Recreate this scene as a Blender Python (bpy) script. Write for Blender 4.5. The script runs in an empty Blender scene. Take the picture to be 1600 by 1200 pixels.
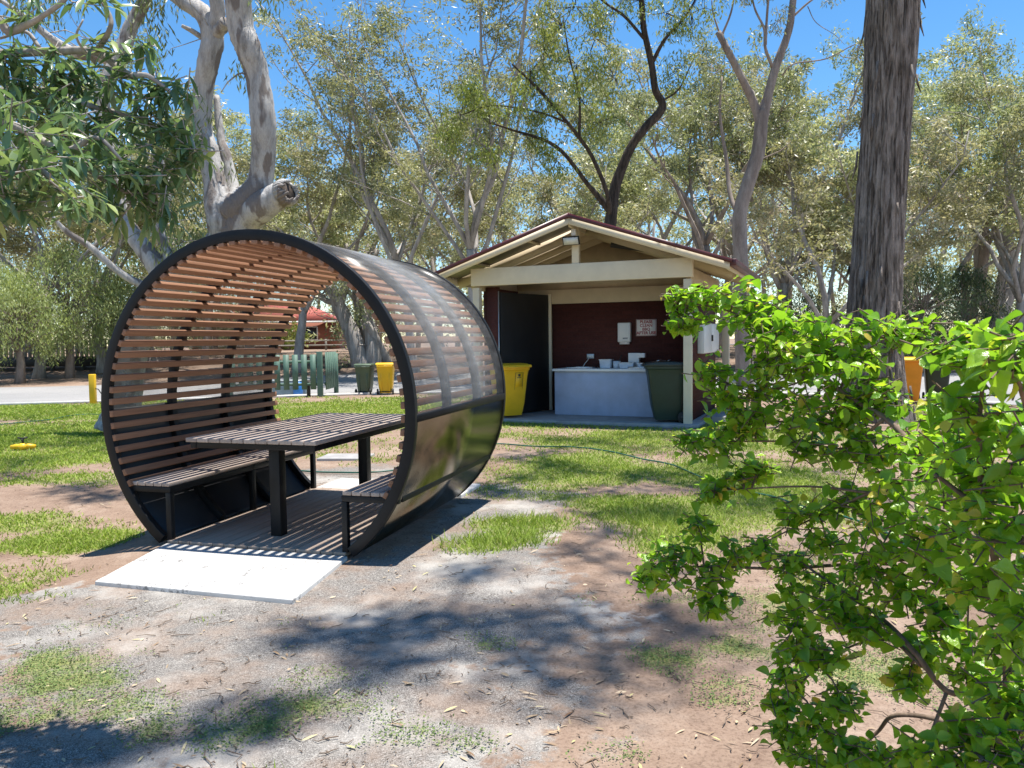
import bpy, math, random, json
import numpy as np
from mathutils import Matrix, Vector
random.seed(7); RNG = np.random.default_rng(11)
D = json.loads(r'''{"white_gum":[[[-7.063,13.7,0.043,0.42],[-6.991,13.7,0.411,0.33],[-6.756,13.6,1.326,0.3],[-6.466,13.5,1.997,0.3],[-5.997,13.4,2.542,0.3],[-5.42,13.3,2.944,0.3],[-4.95,13.25,3.26,0.3],[-4.648,13.2,3.595,0.29],[-4.486,13.2,3.895,0.27]],[[-4.773,13.2,3.758,0.33],[-4.457,13.15,3.929,0.3],[-4.25,13.1,4.141,0.25],[-4.178,13.1,4.374,0.215],[-4.091,13.0,4.773,0.205],[-4.055,12.9,5.247,0.21],[-4.128,12.9,5.941,0.2],[-4.228,12.8,6.369,0.22],[-4.342,12.8,6.726,0.22],[-4.327,12.7,7.389,0.22],[-4.216,12.7,8.286,0.2]],[[-4.899,13.3,3.069,0.22],[-4.87,13.25,3.367,0.29],[-4.864,13.2,3.652,0.31],[-4.959,13.25,3.985,0.27],[-5.032,13.3,4.319,0.21],[-5.164,13.4,4.829,0.2],[-5.298,13.5,5.291,0.18],[-5.253,13.5,5.941,0.18],[-5.11,13.4,6.389,0.19],[-5.031,13.4,6.783,0.2],[-5.171,13.4,7.168,0.17],[-5.563,13.5,7.449,0.15],[-5.934,13.5,7.773,0.13],[-6.503,13.6,8.467,0.1]],[[-5.043,13.4,6.762,0.15],[-4.894,13.3,7.144,0.13],[-4.882,13.2,7.624,0.12],[-4.708,13.2,8.348,0.1]],[[-5.031,13.4,6.783,0.13],[-4.779,13.2,6.871,0.11],[-4.687,13.1,6.913,0.1]],[[-4.71,13.4,3.899,0.16],[-4.855,13.6,4.378,0.12],[-4.987,13.7,4.899,0.1],[-5.093,13.8,5.203,0.08],[-5.186,13.9,5.957,0.06]],[[-4.743,13.2,3.359,0.28],[-4.494,13.2,3.647,0.28],[-4.162,13.0,3.835,0.265],[-3.907,12.95,3.981,0.235],[-3.741,12.9,4.044,0.215],[-3.668,12.87,4.068,0.205]],[[-6.022,13.4,2.763,0.2],[-6.264,13.4,3.119,0.17],[-6.596,13.5,3.532,0.15],[-6.821,13.6,3.904,0.14],[-6.981,13.7,4.812,0.13],[-7.155,13.8,5.949,0.13],[-6.836,13.9,6.71,0.14],[-6.647,13.9,7.194,0.13],[-6.368,13.9,7.686,0.12],[-6.246,14,8.556,0.1]],[[-5.87,13.4,2.982,0.12],[-6.015,13.5,3.271,0.1],[-6.135,13.6,3.674,0.09],[-6.023,13.7,4.245,0.08],[-6.122,13.8,4.937,0.06]],[[-7.067,13.9,6.624,0.12],[-7.294,13.8,6.657,0.1],[-7.519,13.7,6.645,0.09],[-7.895,13.6,6.873,0.07],[-8.366,13.5,7.269,0.05],[-9.002,13.5,7.703,0.03]],[[-6.108,13.4,2.544,0.09],[-6.423,13.3,2.628,0.07],[-6.747,13.2,2.864,0.06],[-7.113,13.1,3.235,0.055],[-7.393,13.0,3.439,0.05],[-7.539,12.9,3.638,0.03],[-7.718,12.9,3.903,0.015]]],
"white_twigs":[[[-5.185,13.4,6.764,0.05],[-5.336,13.3,6.854,0.045],[-5.465,13.2,6.9,0.03]],[[-4.055,12.9,5.247,0.02],[-4.273,12.8,5.93,0.015],[-4.501,12.7,5.828,0.012],[-4.664,12.7,5.626,0.006]]],
"dark_gum":[[[2.875,23,-0.542,0.42],[2.928,23,2.142,0.36],[2.901,23,4.416,0.32],[3.0,23,5.167,0.27],[3.137,23,6.102,0.24],[3.561,22.9,7.153,0.2],[3.977,22.8,7.712,0.19],[4.482,22.8,8.293,0.18],[4.278,22.8,8.808,0.16],[4.15,22.7,9.504,0.14],[3.913,22.6,10.461,0.13],[3.824,22.5,11.226,0.12],[3.61,22.5,12.647,0.08]],[[2.981,23,5.074,0.15],[2.821,22.6,5.842,0.1],[2.379,22.4,6.809,0.085],[1.997,22.2,7.304,0.08],[1.657,22,7.664,0.07],[0.848,21.8,8.529,0.07],[0.108,21.6,9.164,0.04]],[[3.001,23,5.355,0.2],[2.322,22.8,6.072,0.1],[1.351,22.4,7.111,0.08],[0.034,22.1,7.533,0.05],[-0.63,22,7.727,0.03]],[[4.15,22.7,9.504,0.09],[4.518,22.5,10.146,0.07],[5.135,22.4,10.812,0.05],[5.564,22.3,11.647,0.03]],[[3.912,22.6,10.192,0.07],[3.329,22.5,10.786,0.06],[2.68,22.4,11.196,0.04],[1.949,22.3,11.866,0.03]],[[1.997,22.2,7.304,0.07],[1.987,22,8.403,0.05],[1.718,21.9,9.426,0.04],[1.548,21.9,10.473,0.02]],[[1.657,22,7.664,0.05],[0.803,21.7,7.887,0.04],[-0.434,21.5,8.017,0.03],[-1.311,21.4,7.739,0.02]],[[4.389,22.8,8.441,0.05],[4.906,22.6,8.736,0.04],[5.251,22.5,9.42,0.02]]],
"dark_gum_leaves":[[-1.31,21.4,7.825,0.75],[-0.537,21.8,7.582,0.8],[0.181,21.6,7.952,0.9],[0.989,21.8,8.352,0.8],[-0.642,22,6.929,0.6],[0.447,22,7.36,0.7],[1.547,21.9,10.299,0.9],[1.006,21.9,9.609,0.9],[1.904,22,9.284,0.8],[2.48,22.3,10.094,0.9],[3.042,22.4,10.837,0.9],[1.916,22,10.858,0.9],[0.637,21.7,9.02,0.7],[5.227,22.4,10.811,0.8],[5.565,22.3,11.295,0.8],[4.884,22.5,9.245,0.6],[4.518,22.5,10.861,0.7],[2.076,22,8.225,0.7],[2.66,22.4,7.8,0.7],[1.366,22.4,6.73,0.5],[3.06,22.6,9.12,0.7],[3.788,22.5,11.226,0.7],[-1.681,21.5,7.079,0.5],[-0.953,21.4,8.25,0.6]],
"pale_fork_gum":[[[7.337,24,-0.887,0.42],[7.201,24,2.515,0.34],[7.135,24,4.097,0.31],[7.109,24,5.374,0.29],[7.342,24,6.251,0.28],[7.653,24,7.22,0.27],[7.765,24,8.284,0.26],[7.822,24,8.572,0.2],[7.859,24,8.861,0.1]],[[7.727,24,8.091,0.19],[7.526,24,8.73,0.17],[7.199,23.9,9.317,0.15],[6.718,23.8,10.146,0.14],[6.367,23.8,10.813,0.12]],[[7.766,24,8.09,0.22],[7.957,24,8.956,0.19],[8.187,24,9.818,0.17],[8.57,24,10.865,0.15],[8.681,24,11.626,0.14],[8.79,24,12.573,0.12],[8.897,24,13.704,0.1]],[[8.089,24,9.819,0.07],[7.837,23.9,10.359,0.06],[7.794,23.9,10.93,0.05],[7.487,23.8,11.461,0.04],[7.329,23.8,12.122,0.03]],[[7.836,23.9,10.455,0.06],[7.87,23.9,11.214,0.05],[7.909,23.8,12.115,0.05]],[[6.484,23.8,10.717,0.05],[6.724,23.7,11.334,0.04],[6.875,23.7,12.082,0.03]],[[6.406,23.8,10.775,0.04],[6.185,23.7,11.341,0.03],[6.145,23.7,11.716,0.02]],[[8.384,24,9.566,0.035],[8.661,23.8,9.838,0.03],[9.55,23.6,9.907,0.025],[10.228,23.4,10.201,0.02],[10.562,23.3,10.289,0.012]],[[8.722,24,11.34,0.05],[9.11,23.9,11.673,0.04],[9.609,23.8,12.001,0.03]],[[9.111,23.9,11.578,0.02],[9.329,23.8,11.061,0.015],[9.872,23.7,10.638,0.012],[10.165,23.7,10.352,0.006]],[[6.99,24,5.474,0.1],[6.875,24.3,6.119,0.09],[6.827,24.5,7.152,0.08],[6.649,24.6,8.567,0.06],[6.733,24.7,9.783,0.04]]],
"pale_fork_leaves":[[7.484,23.8,12.12,0.6],[6.876,23.7,11.895,0.5],[6.748,24.6,9.158,0.5],[6.549,24.6,8.37,0.5],[9.802,23.8,12.092,0.5],[10.375,23.3,10.106,0.3],[6.732,24.7,9.981,0.6],[8.298,23.9,11.209,0.4]],
"big_trunk":[[6.816,14.3,-0.149,0.72],[6.772,14.3,0.428,0.6],[6.75,14.3,1.145,0.53],[6.74,14.3,1.858,0.495],[6.774,14.3,2.802,0.465],[6.848,14.3,4.205,0.445],[6.92,14.3,5.707,0.44],[6.964,14.3,6.623,0.46],[6.995,14.3,7.645,0.47],[7.021,14.3,8.995,0.45],[7.008,14.3,10.553,0.42]],
"right_fork_gum":[[[24.975,40,0.743,0.62],[25.024,40,1.508,0.52],[25.235,40,2.5,0.48],[25.61,40,3.488,0.45],[25.985,40,4.474,0.4],[25.68,40,6.121,0.32],[25.773,40,7.756,0.27],[25.862,40,9.545,0.22],[25.593,40,11.169,0.15],[25.874,40,13.1,0.08]],[[24.976,40,2.172,0.35],[24.799,40,2.671,0.28],[24.293,39.8,3.493,0.24],[24.071,39.7,4.799,0.22],[23.875,39.6,6.516,0.2]],[[24.972,40,2.338,0.25],[24.898,39.6,3.311,0.2],[24.978,39.4,4.275,0.17],[24.919,39.2,5.55,0.14],[24.432,39,7.131,0.1]],[[25.985,40,4.474,0.2],[26.561,40,5.289,0.16],[27.181,40,6.922,0.1]]],
"lean_gum":[[[-7.207,37,0.342,0.55],[-7.347,37,0.929,0.46],[-7.575,37,1.732,0.42],[-7.864,37,2.503,0.38],[-8.245,37,3.273,0.34],[-8.532,37,4.04,0.28],[-9.134,37,4.505,0.2],[-9.416,37,5.421,0.14]],[[-8.245,37,3.273,0.2],[-7.977,37,4.186,0.22],[-7.71,37,5.096,0.18],[-7.864,37,6.313,0.1]],[[-8.391,37,3.58,0.15],[-8.851,37,3.586,0.14],[-9.299,37,4.049,0.1]]],
"stump_gum":[[[-6.683,37,0.335,0.45],[-6.666,37,1.106,0.38],[-6.774,37.2,2.031,0.33],[-7.019,37.3,2.963,0.27],[-6.891,37.3,4.501,0.2],[-6.394,37.3,6.027,0.12]]],
"prop_log":[[-6.051,37.5,0.467,0.26],[-6.268,37.2,1.098,0.22],[-6.587,37,1.874,0.2],[-6.934,36.8,2.517,0.17]],
"shade":[[-0.906,4.024,0.28],[-1.125,4.077,0.22],[-0.718,3.93,0.22],[-0.594,4.251,0.22],[-0.381,4.295,0.3],[-0.154,4.045,0.3],[0.052,3.993,0.4],[0.281,4.377,0.25],[0.463,4.025,0.4],[0.631,3.804,0.35],[0.851,4.252,0.35],[0.133,3.518,0.3],[0.453,3.44,0.3],[-0.601,3.61,0.18],[-1.23,3.016,0.22],[-1.074,3.091,0.2],[-1.596,2.833,0.12],[0.458,5.597,0.25],[0.825,4.963,0.4],[1.017,4.053,0.4],[0.764,6.155,0.25],[0.133,8.701,0.4],[0.751,9.091,0.4],[1.048,7.886,0.5],[1.834,8.792,0.5],[0.434,7.594,0.35],[1.195,6.833,0.3],[2.335,7.978,0.5],[3.274,8.69,0.5],[3.351,7.265,0.6],[2.315,5.513,0.5],[-0.287,8.148,0.3],[0.438,10.718,0.5],[1.82,10.919,0.6],[2.894,10.825,0.6],[-0.277,5.149,0.2],[1.261,11.672,0.5],[-0.012,10.16,0.4],[0.471,9.59,0.35],[1.873,8.008,0.4],[2.6,9.427,0.5],[1.434,8.611,0.35],[-0.145,7.792,0.3],[0.737,6.858,0.3],[1.479,6.817,0.35],[2.24,7.042,0.4],[2.066,12.391,0.6],[0.7,12.113,0.5],[2.98,11.893,0.6]],
"shade_left":[[-10.468,16.454,1.0],[-8.538,14.987,1.0],[-8.217,12.558,0.8],[-7.196,12.076,0.7],[-10.992,17.998,1.0],[-6.996,12.444,0.6],[-6.74,10.415,0.5],[-4.839,8.442,0.35],[-5.944,11.602,0.6],[-6.225,9.364,0.5],[-4.347,8.052,0.3]],
"near_branch":[[[-4.365,3.096,1.688,0.138],[-3.801,3.096,2.289,0.112],[-3.019,3.096,2.579,0.086],[-2.38,3.096,2.695,0.034],[-2.002,3.096,2.705,0.019],[-1.774,3.096,2.712,0.017],[-1.624,3.096,2.708,0.015],[-1.48,3.053,2.605,0.014],[-1.38,3.01,2.582,0.01],[-1.278,3.01,2.506,0.006]],[[-2.38,3.096,2.695,0.026],[-1.988,3.01,2.803,0.019],[-1.913,3.01,2.759,0.017],[-1.856,3.01,2.772,0.015],[-1.762,2.967,2.787,0.01],[-1.643,2.924,2.833,0.009],[-1.544,2.924,2.947,0.005]],[[-1.624,3.096,2.708,0.012],[-1.526,3.01,2.75,0.01],[-1.519,3.01,2.809,0.008],[-1.569,3.01,2.893,0.005]],[[-1.845,3.096,2.726,0.009],[-1.897,3.096,2.788,0.007],[-1.999,3.096,2.764,0.005]],[[-2.509,3.096,2.647,0.026],[-2.044,2.924,2.442,0.022],[-1.778,2.838,2.345,0.015],[-1.57,2.752,2.241,0.012],[-1.455,2.752,2.284,0.009],[-1.368,2.752,2.205,0.005]],[[-2.767,3.096,2.576,0.034],[-2.005,2.666,2.171,0.026],[-1.73,2.58,2.106,0.017],[-1.554,2.537,2.137,0.012],[-1.428,2.494,2.045,0.007]],[[-2.221,3.182,2.571,0.017],[-1.908,3.182,2.593,0.014],[-1.657,3.096,2.5,0.01],[-1.507,3.096,2.462,0.008],[-1.357,3.096,2.409,0.005]],[[-1.57,2.752,2.241,0.01],[-1.484,2.838,2.157,0.009],[-1.387,2.924,2.103,0.006],[-1.293,2.924,2.078,0.003]],[[-1.625,3.096,2.661,0.007],[-1.649,3.01,2.726,0.005],[-1.622,3.01,2.798,0.003]],[[-1.596,2.924,2.283,0.009],[-1.655,2.924,2.296,0.007],[-1.593,3.01,2.328,0.005]]],
"near_leaves":[[-1.932,3.096,2.566,0.138],[-1.835,3.096,2.49,0.146],[-1.802,2.838,2.345,0.138],[-1.781,3.182,2.541,0.129],[-1.635,3.096,2.438,0.129],[-1.507,3.096,2.474,0.129],[-1.66,2.752,2.253,0.146],[-1.526,2.752,2.229,0.129],[-1.477,2.924,2.282,0.129],[-1.435,3.096,2.361,0.112],[-1.571,2.494,2.077,0.138],[-1.492,2.537,2.116,0.12],[-1.649,2.494,2.149,0.172],[-1.438,2.838,2.134,0.129],[-1.361,2.924,2.15,0.112],[-1.512,2.838,2.042,0.086],[-1.3,3.01,2.24,0.086],[-1.402,2.924,2.056,0.086],[-1.343,3.096,2.434,0.086],[-1.381,3.053,2.57,0.086],[-1.277,3.01,2.518,0.069],[-1.467,3.053,2.62,0.069],[-1.777,3.096,2.663,0.077],[-1.926,3.096,2.689,0.077],[-1.701,3.096,2.65,0.077],[-1.816,3.01,2.825,0.052],[-2.03,3.096,2.641,0.103],[-1.247,3.01,2.348,0.069],[-1.431,2.494,2.004,0.052],[-1.614,2.494,2.026,0.069],[-1.576,3.01,2.714,0.043],[-1.315,2.924,2.102,0.086],[-1.726,3.01,2.39,0.129],[-1.261,3.01,2.288,0.077],[-1.525,2.924,2.831,0.052],[-1.421,3.096,2.72,0.043]],
"bush_stems":[[[1.356,1.75,0.061,0.015],[1.182,1.7,0.742,0.011],[1.029,1.75,1.129,0.009],[0.992,1.85,1.256,0.008],[0.954,1.95,1.339,0.007],[0.89,2.05,1.399,0.005],[0.807,2.2,1.518,0.005],[0.686,2.35,1.625,0.003],[0.532,2.45,1.671,0.002]],[[1.356,1.75,0.061,0.015],[1.224,1.8,0.585,0.011],[1.124,1.9,0.782,0.008],[1.111,2.0,0.947,0.007],[0.958,2.15,0.904,0.005],[0.791,2.3,0.85,0.005],[0.615,2.45,0.814,0.003],[0.424,2.55,0.775,0.002]],[[1.323,1.75,0.14,0.013],[1.176,1.8,0.641,0.009],[1.065,1.85,0.674,0.007],[1.011,1.9,0.751,0.007],[0.978,2.0,0.8,0.005],[0.901,2.1,0.851,0.004],[0.812,2.2,0.914,0.003]],[[1.323,1.75,0.14,0.013],[1.055,1.6,0.622,0.011],[1.017,1.55,0.801,0.009],[0.976,1.5,0.995,0.008],[0.901,1.45,1.213,0.007],[0.855,1.4,1.367,0.005],[0.833,1.35,1.509,0.003]],[[1.323,1.75,0.14,0.013],[1.228,1.9,0.465,0.008],[1.153,2.0,0.515,0.007],[1.041,2.05,0.513,0.006],[1.013,2.1,0.438,0.005],[0.924,2.1,0.356,0.005],[0.835,2.1,0.245,0.003]],[[1.028,1.9,0.717,0.006],[0.996,2.0,0.744,0.005],[0.938,2.1,0.687,0.003],[0.852,2.15,0.593,0.003],[0.797,2.2,0.495,0.002]],[[0.996,1.8,1.225,0.005],[0.939,2.0,1.14,0.004],[0.867,2.2,1.026,0.003],[0.752,2.3,0.926,0.002]],[[0.946,1.95,1.339,0.005],[0.914,2.1,1.245,0.003],[0.828,2.25,1.244,0.003],[0.655,2.45,1.22,0.002]],[[0.939,2.0,1.14,0.004],[0.848,2.2,1.12,0.003],[0.697,2.45,1.064,0.002]],[[0.992,1.85,1.256,0.005],[1.003,2.0,1.376,0.004],[1.033,2.1,1.49,0.003],[1.049,2.1,1.577,0.002]],[[0.901,1.45,1.213,0.005],[0.83,1.5,1.279,0.004]],[[1.182,1.7,0.742,0.008],[0.919,1.3,1.191,0.007],[0.824,1.2,1.372,0.005],[0.729,1.12,1.516,0.003]],[[0.807,2.2,1.518,0.003],[0.845,2.2,1.435,0.003],[0.73,2.3,1.393,0.002],[0.621,2.4,1.428,0.001]],[[1.111,2.0,0.947,0.005],[1.042,2.0,1.037,0.004],[0.934,2.1,1.067,0.003]],[[1.176,1.8,0.641,0.008],[0.917,1.5,0.747,0.005],[0.872,1.35,0.803,0.004],[0.807,1.3,0.808,0.003]],[[1.065,1.85,0.674,0.005],[0.978,1.8,0.54,0.004],[0.917,1.8,0.461,0.003]]],
"bush_leaves":[[0.542,2.45,1.681,0.045],[0.62,2.4,1.668,0.085],[0.686,2.35,1.654,0.09],[0.748,2.3,1.623,0.1],[0.552,2.45,1.61,0.05],[0.769,2.25,1.565,0.1],[0.825,2.2,1.527,0.13],[0.875,2.1,1.518,0.13],[0.845,2.2,1.435,0.14],[0.768,2.3,1.47,0.11],[0.711,2.3,1.374,0.07],[0.641,2.4,1.448,0.06],[0.656,2.38,1.369,0.06],[0.907,2.05,1.459,0.11],[0.94,2.05,1.544,0.07],[1.05,2.1,1.568,0.07],[1.102,2.1,1.559,0.055],[0.952,2.0,1.393,0.08],[0.827,2.25,1.32,0.1],[0.746,2.35,1.291,0.06],[0.878,2.1,1.334,0.11],[0.655,2.45,1.22,0.07],[0.59,2.48,1.217,0.04],[0.702,2.4,1.266,0.06],[0.865,2.2,1.232,0.06],[0.949,2.1,1.262,0.06],[0.655,2.45,1.064,0.055],[0.729,2.42,1.11,0.05],[0.783,2.4,1.144,0.03],[0.752,2.3,0.926,0.05],[0.83,2.2,1.045,0.07],[0.884,2.15,0.983,0.08],[0.573,2.45,0.867,0.08],[0.5,2.5,0.811,0.09],[0.628,2.42,0.791,0.1],[0.703,2.4,0.858,0.06],[0.445,2.55,0.742,0.05],[0.648,2.42,0.708,0.06],[0.594,2.45,0.95,0.04],[0.812,2.2,0.895,0.06],[0.868,2.15,0.817,0.1],[0.814,2.2,0.743,0.08],[0.897,2.05,0.797,0.09],[0.814,2.15,0.668,0.08],[0.867,2.1,0.651,0.07],[0.815,2.2,0.552,0.07],[0.778,2.2,0.476,0.06],[0.798,2.2,0.379,0.06],[0.851,2.1,0.468,0.06],[0.816,2.1,0.357,0.06],[0.9,2.05,0.547,0.06],[0.944,2.0,0.78,0.06],[0.925,2.0,0.918,0.05],[0.897,2.0,0.448,0.05],[0.95,1.95,1.017,0.1],[0.989,1.9,1.127,0.11],[0.971,2.0,1.224,0.1],[0.991,1.85,1.279,0.09],[0.933,2.1,1.102,0.05],[0.967,1.7,1.358,0.09],[0.899,1.45,1.336,0.1],[0.939,1.6,1.233,0.12],[0.905,1.4,1.248,0.11],[1.026,1.85,1.058,0.11],[0.921,1.5,1.138,0.12],[0.827,1.25,1.365,0.08],[0.864,1.3,1.192,0.1],[1.018,1.95,0.899,0.06],[1.059,1.85,0.963,0.07],[0.962,1.5,1.034,0.1],[0.855,1.4,1.403,0.06],[0.817,1.4,1.532,0.06],[0.802,1.3,1.511,0.05],[0.748,1.15,1.525,0.055],[1.064,1.8,0.823,0.04],[0.848,1.35,0.827,0.07],[0.803,1.35,0.78,0.06],[0.873,1.3,0.818,0.07],[0.962,1.8,0.556,0.05],[0.934,1.9,0.468,0.05],[0.878,1.3,1.068,0.07],[0.925,2.05,1.355,0.06],[1.071,1.95,0.746,0.05],[1.082,1.75,0.751,0.06],[0.989,1.5,0.943,0.07],[1.031,1.6,0.763,0.05],[1.022,1.95,0.662,0.04],[1.061,1.85,0.867,0.05],[0.95,1.4,0.873,0.07]],
"hose":[[-2.869,9.448],[-2.495,9.234],[-2.09,9.16],[-1.545,9.121],[-0.99,9.702],[-0.395,11.46],[0.272,11.259],[0.911,10.999],[1.391,10.452],[1.662,9.97],[1.956,9.378],[2.075,8.566],[2.221,7.812],[2.491,7.438],[2.626,6.965],[2.831,6.618],[2.945,6.153],[2.861,5.489]],
"hose2":[[-11.181,14.508],[-10.541,14.982],[-10.247,15.294],[-10.024,15.752],[-9.788,16.239],[-9.866,17.085],[-9.426,17.327],[-8.125,16.172]],
"bg":[],
"white_cut":[-3.668,12.87,4.068,0.2]}''')
sc = bpy.context.scene; COL = sc.collection
R = math.radians
SUN = Vector((.16, .03, 1.0)).normalized()

# ------------------------------------------------------------------ materials
class G:
    def __init__(s, name):
        s.m = bpy.data.materials.new(name); s.m.use_nodes = True
        s.t = s.m.node_tree; s.t.nodes.clear(); s.out = s.n('ShaderNodeOutputMaterial')
    def n(s, typ, **k):
        nd = s.t.nodes.new(typ)
        for a, v in k.items(): setattr(nd, a, v)
        return nd
    def l(s, a, b): s.t.links.new(a, b)
    def coord(s, scale=(1,1,1), kind='Object'):
        c = s.n('ShaderNodeTexCoord'); mp = s.n('ShaderNodeMapping'); mp.inputs['Scale'].default_value = scale
        s.l(c.outputs[kind], mp.inputs['Vector']); return mp.outputs['Vector']
    def noise(s, vec, scale, detail=6, rough=.6):
        nd = s.n('ShaderNodeTexNoise'); nd.inputs['Scale'].default_value = scale
        nd.inputs['Detail'].default_value = detail; nd.inputs['Roughness'].default_value = rough
        s.l(vec, nd.inputs['Vector']); return nd.outputs['Fac']
    def ramp(s, fac, stops):
        nd = s.n('ShaderNodeValToRGB'); e = nd.color_ramp.elements
        while len(e) < len(stops): e.new(.5)
        for i, (p, c) in enumerate(stops):
            e[i].position = p; e[i].color = (*c, 1) if len(c) == 3 else c
        s.l(fac, nd.inputs['Fac']); return nd.outputs['Color']
    def mix(s, fac, a, b, blend='MIX'):
        nd = s.n('ShaderNodeMix', data_type='RGBA', blend_type=blend)
        for sock, v in ((nd.inputs[0], fac), (nd.inputs[6], a), (nd.inputs[7], b)):
            if isinstance(v, (int, float)): sock.default_value = v
            elif isinstance(v, tuple): sock.default_value = (*v, 1)
            else: s.l(v, sock)
        return nd.outputs[2]
    def math(s, op, a, b=0.0):
        nd = s.n('ShaderNodeMath', operation=op)
        for i, v in enumerate((a, b)):
            if isinstance(v, (int, float)): nd.inputs[i].default_value = v
            else: s.l(v, nd.inputs[i])
        return nd.outputs[0]
    def attr(s, name):
        nd = s.n('ShaderNodeAttribute'); nd.attribute_name = name; return nd.outputs['Fac']
    def bsdf(s, color, rough=.6, metal=0., spec=.5, height=None, strength=.3, dist=.01, out=True):
        b = s.n('ShaderNodeBsdfPrincipled')
        for nm, v in (('Base Color', color), ('Roughness', rough), ('Metallic', metal), ('Specular IOR Level', spec)):
            if isinstance(v, (int, float)): b.inputs[nm].default_value = v
            elif isinstance(v, tuple): b.inputs[nm].default_value = (*v, 1)
            else: s.l(v, b.inputs[nm])
        if height is not None:
            bp = s.n('ShaderNodeBump'); bp.inputs['Strength'].default_value = strength; bp.inputs['Distance'].default_value = dist
            s.l(height, bp.inputs['Height']); s.l(bp.outputs[0], b.inputs['Normal'])
        if out: s.l(b.outputs[0], s.out.inputs[0])
        return b

def simple(name, c, rough=.5, metal=0., var=.12, scale=6, spec=.5, bump=.15, dist=.002):
    g = G(name); v = g.coord(); nz = g.noise(v, scale); fine = g.noise(v, scale*22, 3)
    lo = tuple(x*(1-var) for x in c); hi = tuple(min(1, x*(1+var)) for x in c)
    col = g.ramp(nz, [(.3, lo), (.7, hi)])
    rr = g.math('ADD', g.math('MULTIPLY', nz, .25), rough-.12)
    g.bsdf(col, rr, metal, spec, fine, bump, dist); return g.m

def wood(name, a, b, along, rough=.65):          # long-grained timber; 'tint' is one value per board
    g = G(name); s = [22, 22, 22]; s[along] = 1.2
    v = g.coord(tuple(s)); nz = g.noise(v, 2.2, 7, .65); t = g.attr('tint')
    f = g.math('ADD', g.math('MULTIPLY', nz, .7), g.math('MULTIPLY', t, .5))
    col = g.ramp(f, [(.25, a), (.85, b)])
    g.bsdf(col, rough, 0, .35, nz, .35, .003); return g.m

def leafmat(name, stops, trans=.35, rough=.45, spec=.5, objvar=.0, wr=0):
    g = G(name); t = g.attr('tint'); col = g.ramp(t, stops)
    if objvar:
        oi = g.n('ShaderNodeObjectInfo'); hs = g.n('ShaderNodeHueSaturation')
        g.l(col, hs.inputs['Color'])
        g.l(g.math('ADD', g.math('MULTIPLY', oi.outputs['Random'], objvar), 1-objvar/2), hs.inputs['Value'])
        g.l(g.math('ADD', g.math('MULTIPLY', oi.outputs['Random'], .05), .475), hs.inputs['Hue']); col = hs.outputs[0]
    b = g.bsdf(col, rough, 0, spec, g.noise(g.coord(), wr, 3) if wr else None, .5, .004, out=False)
    tr = g.n('ShaderNodeBsdfTranslucent'); g.l(g.mix(.5, col, (1,1,.25), 'MULTIPLY'), tr.inputs[0])
    mx = g.n('ShaderNodeMixShader'); mx.inputs[0].default_value = trans
    g.l(b.outputs[0], mx.inputs[1]); g.l(tr.outputs[0], mx.inputs[2]); g.l(mx.outputs[0], g.out.inputs[0]); return g.m

M = {}
M['black_steel'] = simple('black_steel', (.012,.012,.0125), .45, .0, .3, 5, .25)
M['bronze_panel'] = (lambda g: (g.bsdf(g.ramp(g.noise(g.coord((1,.3,1)), 3), [(.3,(.17,.155,.12)),(.75,(.26,.24,.195))]), g.ramp(g.noise(g.coord((2,.3,2)),4), [(.3,(.13,)*3),(.7,(.26,)*3)]), 1., .5, g.noise(g.coord(), 2.2, 2), .08, .05), g.m)[1])(G('bronze_panel'))
M['black_liner'] = simple('black_liner', (.016,.017,.02), .5, 0, .3, 4)
M['slat_wood'] = wood('slat_wood', (.15,.077,.045), (.42,.215,.12), 1)
M['grey_wood'] = wood('grey_wood', (.22,.165,.135), (.50,.41,.345), 1)
M['deck_wood'] = wood('deck_wood', (.20,.15,.115), (.42,.33,.265), 1)
M['concrete'] = simple('concrete', (.62,.60,.56), .85, 0, .14, 9, .2, .3, .003)
M['slab_concrete'] = simple('slab_concrete', (.30,.29,.28), .85, 0, .2, 5, .2, .3, .003)
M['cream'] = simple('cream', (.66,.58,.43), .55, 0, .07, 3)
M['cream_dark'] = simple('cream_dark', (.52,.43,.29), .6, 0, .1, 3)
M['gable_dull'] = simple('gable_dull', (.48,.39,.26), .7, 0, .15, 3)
M['maroon'] = simple('maroon', (.085,.018,.02), .4, .0, .2, 4)
M['roof_iron'] = simple('roof_iron', (.30,.27,.225), .6, 0, .2, 2)
M['black_door'] = simple('black_door', (.012,.012,.013), .6, 0, .3, 3)
M['counter_grey'] = simple('counter_grey', (.36,.42,.56), .4, 0, .13, 3.5)
M['white_paint'] = simple('white_paint', (.78,.78,.76), .35, 0, .04, 2)
M['stainless'] = simple('stainless', (.55,.55,.56), .25, 1, .1, 4)
M['bin_yellow'] = simple('bin_yellow', (.78,.46,.012), .42, 0, .08, 4)
M['bin_green'] = simple('bin_green', (.018,.036,.024), .45, 0, .2, 4)
M['bin_olive'] = simple('bin_olive', (.07,.10,.06), .45, 0, .2, 4)
M['bin_orange'] = simple('bin_orange', (.75,.27,.015), .42, 0, .1, 4)
M['bin_red'] = simple('bin_red', (.62,.03,.04), .4, 0, .1, 4)
M['rubber'] = simple('rubber', (.015,.015,.015), .7)
M['dark_lid'] = simple('dark_lid', (.018,.027,.022), .45)
M['fence_green'] = simple('fence_green', (.085,.155,.115), .6, 0, .2, 5)
M['galv'] = simple('galv', (.42,.45,.46), .4, .6)
M['blue'] = simple('blue', (.03,.18,.55), .4)
M['pale_blue'] = simple('pale_blue', (.25,.34,.42), .5)
M['hose_green'] = simple('hose_green', (.012,.085,.055), .4)
M['brick_far'] = simple('brick_far', (.26,.095,.06), .8)
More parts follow.
